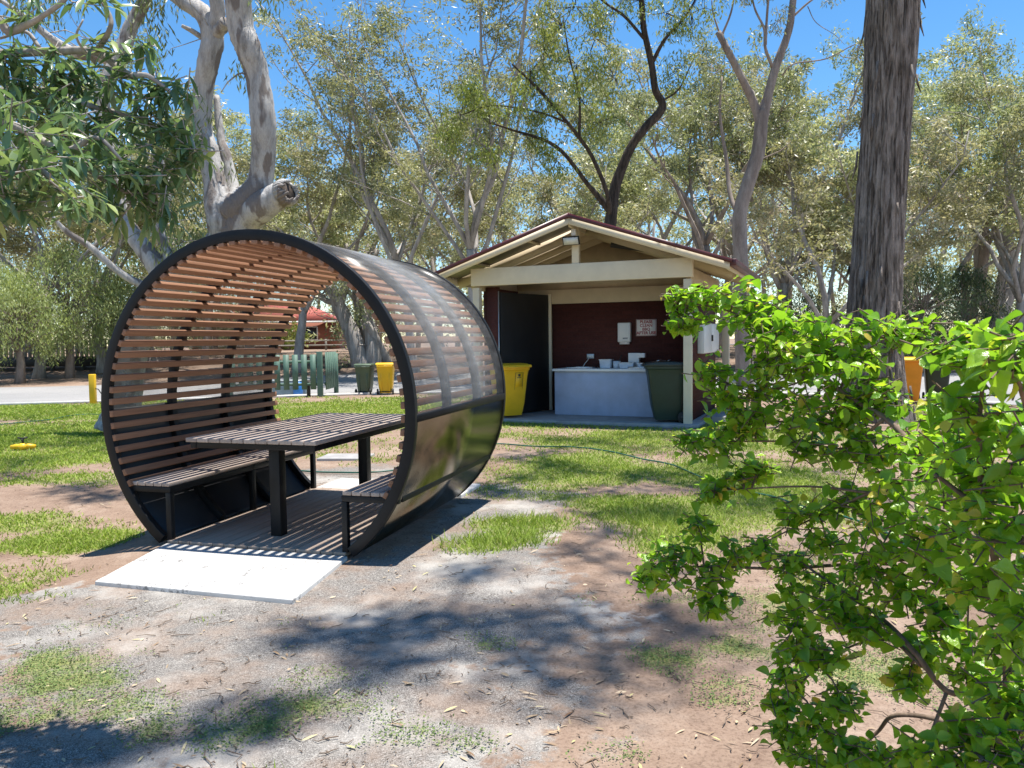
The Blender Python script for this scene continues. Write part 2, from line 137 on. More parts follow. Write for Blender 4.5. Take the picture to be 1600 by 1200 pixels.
M['tile_red'] = simple('tile_red', (.42,.10,.07), .7, 0, .25, 3)
M['glass_dark'] = simple('glass_dark', (.03,.035,.04), .15)
M['old_timber'] = simple('old_timber', (.24,.22,.19), .8, 0, .3, 4)
M['dark_timber'] = simple('dark_timber', (.045,.042,.038), .8, 0, .3, 4)
M['sign_red'] = simple('sign_red', (.32,.03,.035), .5)
M['sign_white'] = simple('sign_white', (.86,.83,.80), .4, 0, .03)
M['lens'] = simple('lens', (.65,.66,.62), .2)
M['tub'] = simple('tub', (.62,.68,.74), .4)

def brick(name, axes):
    g = G(name); c = g.n('ShaderNodeTexCoord'); sp = g.n('ShaderNodeSeparateXYZ'); cb = g.n('ShaderNodeCombineXYZ')
    g.l(c.outputs['Object'], sp.inputs[0]); g.l(sp.outputs[axes[0]], cb.inputs[0]); g.l(sp.outputs['Z'], cb.inputs[1])
    b = g.n('ShaderNodeTexBrick'); b.inputs['Scale'].default_value = 1
    for k, v in (('Brick Width',.24),('Row Height',.086),('Mortar Size',.006)): b.inputs[k].default_value = v
    b.inputs['Color1'].default_value = (.10,.03,.023,1); b.inputs['Color2'].default_value = (.07,.02,.016,1); b.inputs['Mortar'].default_value = (.07,.03,.025,1)
    g.l(cb.outputs[0], b.inputs['Vector'])
    nz = g.noise(g.coord(), 30); col = g.mix(.35, b.outputs['Color'], g.ramp(nz, [(.3,(.045,.014,.012)),(.7,(.13,.04,.03))]))
    g.bsdf(col, .8, 0, .3, g.math('SUBTRACT', g.math('MULTIPLY', nz, .3), b.outputs['Fac']), .6, .006); return g.m
M['brick_x'] = brick('brick_x', 'X'); M['brick_y'] = brick('brick_y', 'Y')

def poly():
    g = G('clear_cladding'); v = g.coord((3,.6,3)); nz = g.noise(v, 6, 6, .7)
    tr = g.n('ShaderNodeBsdfTransparent'); tr.inputs[0].default_value = (.93,.93,.93,1)
    b = g.bsdf(g.ramp(nz, [(.3,(.3,.3,.3)),(.75,(.46,.455,.45))]), g.math('ADD', g.math('MULTIPLY', nz, .25), .08), 0, .6, out=False)
    lw = g.n('ShaderNodeLayerWeight'); lw.inputs[0].default_value = .5
    dirt = g.ramp(nz, [(.42,(.02,)*3),(.8,(.11,)*3)])
    f = g.math('ADD', g.math('ADD', g.math('MULTIPLY', g.math('POWER', lw.outputs['Facing'], 3.5), .6), .03), dirt); f2 = g.math('MINIMUM', f, .82)
    mx = g.n('ShaderNodeMixShader'); g.l(f2, mx.inputs[0]); g.l(tr.outputs[0], mx.inputs[1]); g.l(b.outputs[0], mx.inputs[2])
    g.l(mx.outputs[0], g.out.inputs[0]); return g.m
M['poly'] = poly()

def bark(name, stops, vs=(7,7,1.2), scale=1.5, strength=.4, dist=.03, patch=None, crack=0):
    g = G(name); v = g.coord(vs); nz = g.noise(v, scale, 8, .68)
    col = g.ramp(nz, stops)
    if patch:
        p = g.noise(g.coord((2.2,2.2,.7)), 1.6, 3, .5); st = g.ramp(p, [(.53,(0,0,0)),(.58,(1,1,1))])
        col = g.mix(st, col, patch)
    fine = g.noise(g.coord((40,40,9)), 1.5, 5)
    col = g.mix(.35, col, g.ramp(fine, [(.3,(.25,)*3),(.7,(1.,)*3)]), 'MULTIPLY')
    h = g.math('ADD', nz, g.math('MULTIPLY', fine, .25))
    if crack:
        ck = g.ramp(g.noise(g.coord((crack,crack,crack*.07)), 1.0, 5, .6), [(.37,(.4,.37,.35)),(.45,(1,1,1))])
        col = g.mix(.75, col, ck, 'MULTIPLY'); h = g.math('ADD', h, g.math('MULTIPLY', ck, .6))
    g.bsdf(col, .85, 0, .2, h, strength, dist); return g.m
M['bark_white'] = bark('bark_white', [(.3,(.22,.205,.19)),(.48,(.44,.42,.395)),(.75,(.60,.58,.55))], (4.5,4.5,.9), 1.7, .7, .05, (.22,.19,.17))
M['bark_pale'] = bark('bark_pale', [(.3,(.16,.12,.10)),(.55,(.33,.27,.23)),(.8,(.48,.41,.36))], (3,3,.7), 1.4, .35, .03)
M['bark_dark'] = bark('bark_dark', [(.35,(.028,.021,.017)),(.65,(.11,.085,.068)),(.85,(.21,.165,.135))], (9,9,1.2), 1.6, .8, .04)
M['bark_thick'] = bark('bark_thick', [(.3,(.045,.035,.028)),(.44,(.21,.172,.142)),(.6,(.38,.325,.285)),(.85,(.56,.50,.45))], (8,8,1.1), 1.5, 1., .09, None, 22)
M['bark_grey'] = bark('bark_grey', [(.3,(.19,.165,.15)),(.55,(.42,.38,.345)),(.8,(.66,.61,.57))], (4,4,.8), 1.2, .4, .03)
M['bark_stem'] = bark('bark_stem', [(.3,(.10,.07,.05)),(.7,(.26,.19,.14))], (40,40,8), 1.2, .4, .003)
M['leaf_gum'] = leafmat('leaf_gum', [(0,(.10,.12,.05)),(.3,(.25,.27,.13)),(.6,(.45,.455,.27)),(.85,(.60,.57,.39)),(1,(.56,.44,.32))], .42, .42, .5, .3)
M['leaf_bright'] = leafmat('leaf_bright', [(0,(.10,.15,.03)),(.5,(.22,.27,.06)),(1,(.36,.37,.11))], .45, .42, .5)
M['leaf_olive'] = leafmat('leaf_olive', [(0,(.10,.14,.05)),(.5,(.19,.23,.09)),(1,(.32,.32,.16))], .3, .42, .5)
M['leaf_weep'] = leafmat('leaf_weep', [(0,(.24,.31,.11)),(.5,(.37,.44,.18)),(1,(.48,.52,.27))], .5, .5, .4)
M['leaf_dark'] = leafmat('leaf_dark', [(0,(.04,.075,.035)),(.6,(.09,.135,.06)),(1,(.17,.21,.11))], .3, .5, .4)
M['leaf_near'] = leafmat('leaf_near', [(0,(.08,.15,.07)),(.5,(.165,.265,.115)),(.85,(.27,.36,.15)),(1,(.40,.47,.17))], .42, .24, .9)
M['leaf_bush'] = leafmat('leaf_bush', [(0,(.085,.21,.015)),(.4,(.21,.43,.028)),(.75,(.37,.58,.045)),(.93,(.58,.66,.06)),(1,(.66,.52,.08))], .56, .27, .7, 0, 130)
M['grass'] = leafmat('grass', [(0,(.13,.20,.03)),(.5,(.26,.36,.055)),(.85,(.40,.46,.10)),(1,(.52,.46,.22))], .35, .6, .2)
M['clover'] = leafmat('clover', [(0,(.09,.15,.045)),(.6,(.18,.25,.08)),(1,(.30,.33,.13))], .3, .6, .2)
M['litter'] = leafmat('litter', [(0,(.16,.09,.05)),(.4,(.36,.26,.16)),(.8,(.55,.44,.30)),(1,(.45,.42,.18))], .12, .55, .3)

# ------------------------------------------------------------------ mesh builder
class MB:
    def __init__(s): s.V=[]; s.Q=[]; s.T=[]; s.t=[]; s.n=0
    def add(s, V, quads=None, tris=None, tint=None):
        V = np.asarray(V, float).reshape(-1,3)
        if quads is not None and len(quads): s.Q.append(np.asarray(quads, np.int64).reshape(-1,4)+s.n)
        if tris is not None and len(tris): s.T.append(np.asarray(tris, np.int64).reshape(-1,3)+s.n)
        s.V.append(V); s.t.append(np.broadcast_to(np.asarray(.5 if tint is None else tint, float), (len(V),))); s.n += len(V); return s
    def box(s, c, d, rz=0, tint=None, M4=None):
        x,y,z = (k/2 for k in d)
        V = np.array([(a,b,e) for e in (-z,z) for b in (-y,y) for a in (-x,x)])
        if rz: V = V @ np.array([[math.cos(rz),math.sin(rz),0],[-math.sin(rz),math.cos(rz),0],[0,0,1]])
        V = V + np.asarray(c, float)
        if M4 is not None: V = np.array([M4 @ Vector(v) for v in V])
        return s.add(V, [(0,2,3,1),(4,5,7,6),(0,1,5,4),(2,6,7,3),(0,4,6,2),(1,3,7,5)], tint=tint)
    def bar(s, p, q, w, h, tint=None, up=(0,0,1)):           # rectangular bar between two points
        p, q = Vector(p), Vector(q); d = (q-p); L = d.length; d.normalize()
        u = Vector(up); a = d.cross(u)
        if a.length < 1e-4: a = d.cross(Vector((1,0,0)))
        a.normalize(); b = a.cross(d)
        m = Matrix((( *a,),( *d,),( *b,))).transposed().to_4x4(); m.translation = (p+q)/2
        return s.box((0,0,0), (w,L,h), tint=tint, M4=m)
    def prism(s, poly, axis, a, b, tint=None):               # extrude a closed outline along axis; poly = 2D pts in the other two axes
        n = len(poly); V = []
        for k in (a, b):
            for (u, v) in poly:
                c = [u, v]; c.insert(axis, k); V.append(c)
        q = [(i, (i+1)%n, n+(i+1)%n, n+i) for i in range(n)]
        tr = [(0,i+1,i) for i in range(1,n-1)] + [(n,n+i,n+i+1) for i in range(1,n-1)]
        return s.add(V, q, tr, tint)
    def tube(s, P, r, n=8, tint=None, cap=True, rough=0, rng=None):
        P = np.asarray(P, float); k = len(P); r = np.broadcast_to(np.asarray(r, float), (k,))
        T = np.gradient(P, axis=0); T /= np.linalg.norm(T, axis=1)[:,None]+1e-9
        a = np.cross(T[0], (0,0,1.)) if abs(T[0][2]) < .9 else np.cross(T[0], (1.,0,0)); a /= np.linalg.norm(a)
        A = np.empty((k,3))
        for i in range(k):
            a = a - T[i]*np.dot(a, T[i]); a = a/(np.linalg.norm(a)+1e-9); A[i] = a
        B = np.cross(T, A); th = np.arange(n)*2*math.pi/n
        rr = r[:,None]*np.ones((1,n))
        if rough and rng is not None:
            rr = rr*(1+rough*rng.standard_normal((k,n))*.5 + rough*.6*np.sin(th*2+rng.random()*6+np.linspace(0,3,k)[:,None]))
        V = P[:,None,:] + rr[...,None]*(np.cos(th)[None,:,None]*A[:,None,:] + np.sin(th)[None,:,None]*B[:,None,:])
        i = np.arange(k-1)[:,None]*n; j = np.arange(n)[None,:]; j2 = (j+1)%n
        q = np.stack([i+j, i+j2, i+n+j2, i+n+j], -1).reshape(-1,4)
        V = V.reshape(-1,3); tr = None
        if cap:
            V = np.vstack([V, P[:1], P[-1:]]); c0, c1 = k*n, k*n+1; jj = np.arange(n)
            tr = np.vstack([np.stack([np.full(n,c0), (jj+1)%n, jj], -1), np.stack([np.full(n,c1), (k-1)*n+jj, (k-1)*n+(jj+1)%n], -1)])
        return s.add(V, q, tr, tint)
    def join(s, o):
        s.Q += [q+s.n for q in o.Q]; s.T += [q+s.n for q in o.T]; s.V += o.V; s.t += o.t; s.n += o.n; return s
    def leaves(s, C, ax, nm, L, W, tint, rows=None, curl=.0, fold=.15):
        # C base points (N,3), ax unit axis, nm approx. normal; rows: list of (t, w) of the outline; two faces per row across
        N = len(C); ax = ax/np.linalg.norm(ax, axis=1)[:,None]
        sd = np.cross(ax, nm); sd /= np.linalg.norm(sd, axis=1)[:,None]+1e-9; nn = np.cross(sd, ax)
        L = np.broadcast_to(L, (N,)); W = np.broadcast_to(W, (N,)); tint = np.broadcast_to(tint, (N,))
        if rows is None:
            V = np.stack([C, C+ax*(L*.5)[:,None]+sd*(W*.5)[:,None]+nn*(W*fold)[:,None], C+ax*L[:,None]-nn*(L*curl)[:,None], C+ax*(L*.5)[:,None]-sd*(W*.5)[:,None]+nn*(W*fold)[:,None]], 1)
            return s.add(V.reshape(-1,3), np.arange(N*4).reshape(N,4), tint=np.repeat(tint,4))
        k = len(rows); V = np.empty((N, 3*k, 3))
        for i, (t, w) in enumerate(rows):
            c = C + ax*(L*t)[:,None] - nn*(L*curl*t*t)[:,None]
            V[:,3*i] = c + sd*(W*w*.5)[:,None] + nn*(W*fold*w)[:,None]; V[:,3*i+1] = c
            V[:,3*i+2] = c - sd*(W*w*.5)[:,None] + nn*(W*fold*w)[:,None]
        q = []
        for i in range(k-1):
            for e in (0,1): q.append((3*i+e, 3*i+e+1, 3*i+e+4, 3*i+e+3))
        q = np.array(q)[None] + (np.arange(N)*3*k)[:,None,None]
        return s.add(V.reshape(-1,3), q.reshape(-1,4), tint=np.repeat(tint, 3*k))
    def mesh(s, name, mat, smooth=False, attrs=None):
        me = bpy.data.meshes.new(name); V = np.vstack(s.V)
        me.vertices.add(len(V)); me.vertices.foreach_set('co', V.ravel())
        Q = np.vstack(s.Q) if s.Q else np.zeros((0,4), np.int64); T = np.vstack(s.T) if s.T else np.zeros((0,3), np.int64)
        li = np.concatenate([Q.ravel(), T.ravel()]); me.loops.add(len(li)); me.loops.foreach_set('vertex_index', li.astype(np.int32))
        st = np.concatenate([np.arange(len(Q))*4, len(Q)*4+np.arange(len(T))*3]); me.polygons.add(len(st))
        me.polygons.foreach_set('loop_start', st.astype(np.int32))
        if smooth: me.polygons.foreach_set('use_smooth', np.ones(len(st), bool))
        a = me.attributes.new('tint', 'FLOAT', 'POINT'); a.data.foreach_set('value', np.concatenate(s.t).astype(np.float32))
        for k, v in (attrs or {}).items():
            a = me.attributes.new(k, 'FLOAT', 'POINT'); a.data.foreach_set('value', np.asarray(v, np.float32))
        me.materials.append(M[mat]); me.update(calc_edges=True); me.validate(); return me
    def build(s, name, mat, parent=None, smooth=False, bevel=0, attrs=None):
        o = bpy.data.objects.new(name, s.mesh(name, mat, smooth, attrs)); COL.objects.link(o)
        if parent is not None: o.parent = parent
        if bevel:
            b = o.modifiers.new('bevel', 'BEVEL'); b.width = bevel; b.segments = 2; b.limit_method = 'ANGLE'
        return o
def tag(o, label=None, cat=None, group=None, kind=None):
    for k, v in (('label',label),('category',cat),('group',group),('kind',kind)):
        if v: o[k] = v
    return o
def thing(name, label, cat, loc=(0,0,0), rz=0, group=None):
    o = bpy.data.objects.new(name, None); COL.objects.link(o); o.location = loc; o.rotation_euler = (0,0,rz); o.empty_display_size = .1
    return tag(o, label, cat, group)
def copy_tree(o, parent=None):
    c = o.copy(); COL.objects.link(c)
    if parent is not None: c.parent = parent
    for ch in list(o.children): copy_tree(ch, c)
    return c
def sst(a, b, x): t = np.clip((np.asarray(x, float)-a)/(b-a), 0, 1); return t*t*(3-2*t)
_lat = np.random.default_rng(3).random((256,256))
def vn(x, y, s):                                             # smooth value noise
    x = np.asarray(x, float)/s+1000; y = np.asarray(y, float)/s+1000; i = np.floor(x).astype(int); j = np.floor(y).astype(int); u = x-i; v = y-j
    u = u*u*(3-2*u); v = v*v*(3-2*v); L = lambda a, b: _lat[a%256, b%256]
    return (L(i,j)*(1-u)+L(i+1,j)*u)*(1-v)+(L(i,j+1)*(1-u)+L(i+1,j+1)*u)*v
def fbm(x, y, s): return (vn(x,y,s)+.5*vn(x+31,y+7,s/2)+.25*vn(x+5,y+77,s/4))/1.75

# ------------------------------------------------------------------ terrain
def zt(x, y):
    x = np.asarray(x, float); y = np.asarray(y, float)
    z = 1.0*sst(30, 46, y)
    z = z - .10*sst(-2.75, -3.5, x)*np.exp(-((y-6.2)/1.8)**2)
    near = np.exp(-(np.hypot(x+1.6, y-6.2)/2.6)**4)
    return z + (fbm(x, y, 1.1)-.5)*.05*(1-near)*(1-sst(11, 13, y)) - .012*(1-sst(24,30,y))
def Z(x, y): return float(zt(x, y))
def blob(x, y, bl):
    g = np.zeros(np.shape(x))
    for (cx, cy, rx, ry, s) in bl: g = np.maximum(g, s*np.clip(1.45-1.0*np.hypot((x-cx)/rx, (y-cy)/ry), 0, 1))
    return g
GR = [(-7.2,13.2,5.0,4.6,1.),(-9,18.5,6,3.2,1),(-3.,17.5,5,5.0,1.),(-1.5,12.6,2.4,1.6,.6),(2,11.6,3.2,1.7,.8),(.9,9.3,1.9,1.7,.85),(2.4,8.6,1.5,2.4,.85),(1.5,7.0,1.1,1.2,.85),(1.3,6.0,.6,.8,.8),
      (-.2,5.8,.6,.36,.72),(.1,6.5,.6,.4,.7),(.0,6.15,.35,.3,.62),(.25,7.6,.7,.3,.6),(-.25,8.9,.6,.5,.6),(-5.1,7.0,1.,.45,.75),(-3.9,6.45,.75,.35,.85),(-3.55,5.25,.75,.55,.8),(-4.6,5.7,.6,.4,.7),(-3.05,4.75,.35,.2,.6),(-5.2,9.0,1.6,.8,.7),
      (4.5,9,2.5,2.,.6),(6,14,4,4,.5),(1.9,5.4,.5,.6,.5),(8,15,4,3,.6),(2.6,4.7,.7,.7,.5)]
CL = [(.72,3.62,.26,.26,.95),(.95,3.3,.25,.22,.8),(1.05,3.75,.3,.2,.6),(1.5,4.3,.6,.5,.6),(2.0,3.4,.8,.6,.55),(-2.2,3.62,.5,.3,.6),(-1.25,3.02,.42,.2,.68),(-.75,3.25,.42,.22,.62),(-1.75,3.3,.5,.28,.5),(-.45,3.05,.3,.2,.6),(-2.3,3.1,.35,.25,.6),(-1.0,3.5,.35,.15,.5),(-2.7,3.3,.4,.4,.5),(-.15,3.9,.15,.12,.5),(-.25,2.95,.2,.15,.5)]
GV = [(-1.3,4.3,1.9,1.2,1.),(-.45,5.0,.85,1.1,.95),(-.2,6.4,.65,1.3,.9),(0,7.6,.8,.8,.8),(-1.0,3.3,1.5,.8,.9),(-2.9,4.5,.7,.45,.8),(-2.3,3.4,1.2,.8,.7),(-.3,3.9,.7,.7,.65),(-1.8,9.,1.6,.9,.75)]
def grass_d(x, y): return np.clip(blob(x,y,GR)*1.45-.45+(fbm(x,y,.9)-.5)*1.6, 0, 1)
def clover_d(x, y): return np.clip(blob(x,y,CL)*1.3-.45+(fbm(x+9,y,.35)-.5)*1.8, 0, 1)
def gravel_d(x, y): return np.clip(blob(x,y,GV)*1.5-.3+(fbm(x,y+40,.7)-.5)*.9, 0, 1)
def axis(parts):
    a = []
    for lo, hi, st in parts: a += list(np.arange(lo, hi-1e-6, st))
    return np.array(a+[parts[-1][1]])
gx = axis([(-900,-120,60),(-120,-30,6),(-30,-9,.5),(-9,9,.075),(9,30,.5),(30,120,6),(120,900,60)])
gy = axis([(-60,-6,4),(-6,1.5,.4),(1.5,12.5,.075),(12.5,52,.4),(52,120,6),(120,1500,80)])
XX, YY = np.meshgrid(gx, gy); nx, ny = len(gx), len(gy)
b = MB(); i = np.arange(ny-1)[:,None]*nx; j = np.arange(nx-1)[None,:]
b.add(np.stack([XX, YY, zt(XX,YY)], -1).reshape(-1,3), np.stack([i+j, i+j+1, i+nx+j+1, i+nx+j], -1).reshape(-1,4))
fx, fy = XX.ravel(), YY.ravel()
mul = np.clip(blob(fx,fy,[(-8.5,39.5,6,3.5,1),(-24,39,9,4,.6),(20,36,14,6,.5),(0,42,40,6,.5)])*1.5+(fbm(fx,fy,3)-.5)-.2, 0, 1)
def groundmat():
    g = G('ground_soil'); v = g.coord(); big = g.noise(v, .9, 5); mid = g.noise(v, 7, 7, .7); fine = g.noise(v, 60, 5, .75); sp = g.noise(v, 190, 2, .5)
    dirt = g.ramp(g.math('ADD', g.math('MULTIPLY', big, .6), g.math('MULTIPLY', mid, .4)), [(.32,(.165,.107,.078)),(.5,(.265,.188,.138)),(.68,(.37,.288,.225))])
    dirt = g.mix(.5, dirt, g.ramp(fine, [(.35,(.26,.22,.2)),(.53,(1,1,1))]), 'MULTIPLY')
    grav = g.ramp(g.math('ADD', g.math('MULTIPLY', sp, .65), g.math('MULTIPLY', fine, .35)), [(.36,(.045,.041,.037)),(.48,(.16,.147,.133)),(.60,(.31,.288,.262)),(.7,(.53,.495,.455))])
    sand = g.ramp(g.noise(v, 2.1, 6, .65), [(.45,(0,0,0)),(.62,(1,1,1))])
    grav = g.mix(g.math('MULTIPLY', sand, .6), grav, dirt)
    grav = g.mix(g.math('MULTIPLY', g.ramp(g.noise(v,1.3,4), [(.5,(0,0,0)),(.65,(1,1,1))]), .6), grav, (.44,.415,.375))
    fac = g.ramp(g.math('ADD', g.attr('gravel'), g.math('MULTIPLY', g.math('SUBTRACT', mid, .5), 1.6)), [(.36,(0,0,0)),(.56,(1,1,1))])
    col = g.mix(fac, dirt, grav)
    turf = g.ramp(fine, [(.3,(.09,.11,.03)),(.55,(.20,.23,.06)),(.7,(.32,.30,.13))])
    gf = g.ramp(g.math('ADD', g.attr('grass'), g.math('MULTIPLY', g.math('SUBTRACT', mid, .5), 1.3)), [(.28,(0,0,0)),(.55,(1,1,1))])
    col = g.mix(g.math('MULTIPLY', gf, .8), col, turf)
    col = g.mix(g.math('MULTIPLY', g.attr('mulch'), .85), col, g.ramp(fine, [(.3,(.02,.016,.013)),(.65,(.11,.085,.065))]))
    h = g.math('ADD', g.math('MULTIPLY', mid, 1.6), g.math('ADD', g.math('MULTIPLY', fine, .6), g.math('MULTIPLY', sp, .35)))
    g.bsdf(col, .95, 0, .12, h, .7, .012); return g.m
M['ground'] = groundmat()
gd = grass_d(fx, fy); far = sst(12, 13, fy)
tag(b.build('ground', 'ground', smooth=True, attrs={'grass': np.maximum(gd, .7*clover_d(fx,fy)), 'gravel': gravel_d(fx,fy), 'mulch': mul}), kind='structure')

# road, kerb
def road():
    g = G('asphalt'); v = g.coord(); f = g.noise(v, 50, 4, .7); l = g.noise(v, .35, 5)
    col = g.mix(.5, g.ramp(l, [(.3,(.20,.195,.19)),(.7,(.32,.305,.29))]), g.ramp(f, [(.3,(.10,.10,.10)),(.7,(.42,.41,.40))]))
    g.bsdf(col, .9, 0, .2, f, .4, .005); return g.m
M['asphalt'] = road()
def strip(name, near, farl, z, mat, nn=60, m=24):
    near, farl = np.array(near, float), np.array(farl, float); t = np.linspace(0,1,nn)
    def rs(P): s = np.linspace(0,1,len(P)); return np.stack([np.interp(t,s,P[:,0]), np.interp(t,s,P[:,1])], -1)
    a, c = rs(near), rs(farl); w = np.linspace(0,1,m)[None,:,None]; P = a[:,None]*(1-w)+c[:,None]*w
    V = np.concatenate([P, (zt(P[...,0],P[...,1])+z)[...,None]], -1).reshape(-1,3); i = np.arange(nn-1)[:,None]*m; j = np.arange(m-1)[None,:]
    b = MB(); b.add(V, np.stack([i+j, i+m+j, i+m+j+1, i+j+1], -1).reshape(-1,4)); return tag(b.build(name, mat, smooth=True), kind='structure')
NE = [(-45,18.5),(-24,19.6),(-13.8,20.6),(-4.4,23.1),(2,23.6),(7,21.6),(10.9,17.2),(15,13),(22,7)]
FE = [(-60,27.0),(-32,28.5),(-18,29.5),(-6,34.5),(3,35),(11,32.5),(19,31),(26,25),(40,16)]
strip('road', NE, FE, .016, 'asphalt')
strip('far_road', [(10,66),(25,66),(60,62)], [(10,73),(25,73),(65,70)], .03, 'asphalt', 30, 6)
kb = MB()
for (p, q) in zip(NE[2:6], NE[3:7]):
    kb.bar((p[0],p[1]-.07,.02), (q[0],q[1]-.07,.02), .14, .08)
tag(kb.build('kerb', 'concrete'), kind='structure')

# ------------------------------------------------------------------ barrel shelter
RO, ZC, LN = 1.329, 1.053, 2.24
root = thing('barrel_shelter', 'open-ended black barrel-shaped picnic shelter lined with timber slats, clear sheet roof and dark panelled sides', 'picnic shelter', (-1.965,5.69,0), -.278)
th0 = -math.asin(ZC/RO)
def arc(b, r0, r1, k0, k1, a0, a1, n=72, tint=None):
    V = []; 
    for t in np.linspace(a0, a1, n):
        c, s_ = math.cos(t), math.sin(t)
        for r, k in ((r1,k0),(r1,k1),(r0,k1),(r0,k0)): V.append((r*c, k, ZC+r*s_))
    q = []
    for i in range(n-1):
        for e in range(4): q.append((4*i+e, 4*i+(e+1)%4, 4*i+4+(e+1)%4, 4*i+4+e))
    q += [(0,3,2,1), (4*n-4,4*n-3,4*n-2,4*n-1)]
    b.add(V, q, tint=tint); return b
A0, A1 = th0+.02, math.pi-th0-.02
for k, w in ((0,.05),(LN/3-.03,.06),(2*LN/3-.03,.06),(LN-.05,.05)):
    ro = RO+.012 if k == 0 or k > 2 else RO-.006
    arc(MB(), RO-.066, ro, k, k+w, A0, A1).build('ring_frame' if k == 0 or k > 2 else 'rib', 'black_steel', root, bevel=.003)
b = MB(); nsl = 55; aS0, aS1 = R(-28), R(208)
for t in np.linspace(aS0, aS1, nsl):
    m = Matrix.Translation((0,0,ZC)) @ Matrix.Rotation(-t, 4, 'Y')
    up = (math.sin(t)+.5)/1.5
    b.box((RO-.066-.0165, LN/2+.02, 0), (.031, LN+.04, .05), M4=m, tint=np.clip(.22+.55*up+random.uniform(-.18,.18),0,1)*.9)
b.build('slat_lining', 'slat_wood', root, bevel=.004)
aP = R(-1.5)
arc(MB(), RO-.002, RO+.002, .045, LN-.045, aP, math.pi-aP, 90).build('clear_roof_sheet', 'poly', root, smooth=True)
for s_, nm in ((0,'side_panel'),(1,'side_panel')):
    a, c = (A0, aP+.02) if s_ == 0 else (math.pi-aP-.02, A1)
    o = arc(MB(), RO+.003, RO+.006, .03, LN-.02, a, c, 40).build(nm, 'bronze_panel', root, smooth=True)
    o.data.polygons.foreach_set('use_smooth', np.ones(len(o.data.polygons), bool))
    arc(MB(), RO-.012, RO-.008, .05, LN-.06, a, c, 40).build('inner_liner', 'black_liner', o, smooth=True)
    # flashing strip where sheet meets panel
    ac = aP if s_ == 0 else math.pi-aP
    arc(MB(), RO+.006, RO+.012, .03, LN-.02, ac-.022, ac+.022, 4).build('joint_strip', 'black_steel', o)
hw = math.sqrt(RO*RO-ZC*ZC)-.01
b = MB(); nb = 15; 
for i in range(nb):
    w = 2*(hw-.03)/nb; x = -hw+.03+w*(i+.5)
    b.box((x, LN/2+.0, .018), (w-.006, LN-.02, .03), tint=random.uniform(.2,.75))
b.build('deck', 'deck_wood', root, bevel=.002)
for s_ in (-1, 1):
    be = MB(); xi, xo = .76*s_, 1.17*s_
    be.box(((xi)+.0, LN/2, .425), (.04, LN-.08, .045)); be.box((xo, LN/2, .425), (.04, LN-.2, .045))
    for k in (.045, LN/2, LN-.06): be.bar((xi-.02*s_, k, .425), (xo+.02*s_, k, .425), .042, .043)
    fr = be.build('bench', 'black_steel', root, bevel=.003)
    bs = MB()
    for i in range(6):
        x = s_*(.745+.075*(i+.5)); bs.box((x, LN/2, .465), (.068, LN-.05, .03), tint=random.uniform(.3,.8))
    bs.build('seat', 'grey_wood', fr, bevel=.004)
    for k in (.045, LN/2, LN-.06): MB().box((xi, k, .216), (.045, .045, .372)).build('leg', 'black_steel', fr, bevel=.003)

tb = thing('picnic_table', 'long slatted timber picnic table on two square black posts inside the barrel shelter', 'table', (-1.965,5.69,0), -.278)
b = MB(); nt = 11
for i in range(nt):
    w = 1.14/nt; b.box((-.62+w*(i+.5), 1.12, .815), (w-.008, 2.1, .032), tint=random.uniform(.25,.8))
b.build('table_top', 'grey_wood', tb, bevel=.004)
b = MB()
for x in (-.58,.46): b.box((x, 1.12, .772), (.05, 2.02, .05))
for k in (.14, .75, 1.49, 2.1): b.box((-.06, k, .772), (.99, .05, .048))
b.build('table_frame', 'black_steel', tb, bevel=.003)
for k in (.36, 1.86): MB().box((0.0, k, .39), (.092, .092, .712)).build('leg', 'black_steel', tb, bevel=.004)

def slab(name, pts, z0, z1, mat):
    b = MB(); n = len(pts); V = [(x,y,z0) for x,y in pts]+[(x,y,z1) for x,y in pts]
    b.add(V, [(i,(i+1)%n,n+(i+1)%n,n+i) for i in range(n)]+([(4,5,6,7)] if n == 4 else []))
    return tag(b.build(name, mat, bevel=.006), kind='structure')
def concrete_ramp():
    g = G('concrete_ramp'); v = g.coord(); n1 = g.noise(v, 3, 6, .7); n2 = g.noise(v, 26, 6, .75); n3 = g.noise(v, 120, 3)
    col = g.ramp(n1, [(.3,(.42,.41,.39)),(.7,(.56,.545,.52))])
    st = g.math('MULTIPLY', g.ramp(n1, [(.5,(0,0,0)),(.58,(1,1,1))]), g.ramp(n2, [(.5,(0,0,0)),(.57,(1,1,1))]))
    col = g.mix(g.math('MULTIPLY', st, .9), col, (.17,.165,.16)); g.bsdf(col, .9, 0, .2, n3, .25, .002); return g.m
M['ramp'] = concrete_ramp()
slab('concrete_ramp', [(-2.745,4.945),(-1.33,4.532),(-1.20,5.46),(-2.70,5.89)], -.06, .016, 'ramp')
ca, sa = math.cos(.278), math.sin(.278)
def SL(u, k): return (-1.965+u*ca+k*sa, 5.69-u*sa+k*ca)
slab('concrete_path', [SL(-.8,LN+.01), SL(.86,LN+.01), SL(.86,LN+.62), SL(-.8,LN+.62)], -.06, .02, 'ramp')
slab('inspection_cover', [(-2.6,10.1),(-1.95,10.05),(-1.9,10.5),(-2.55,10.55)], -.03, .03, 'slab_concrete')

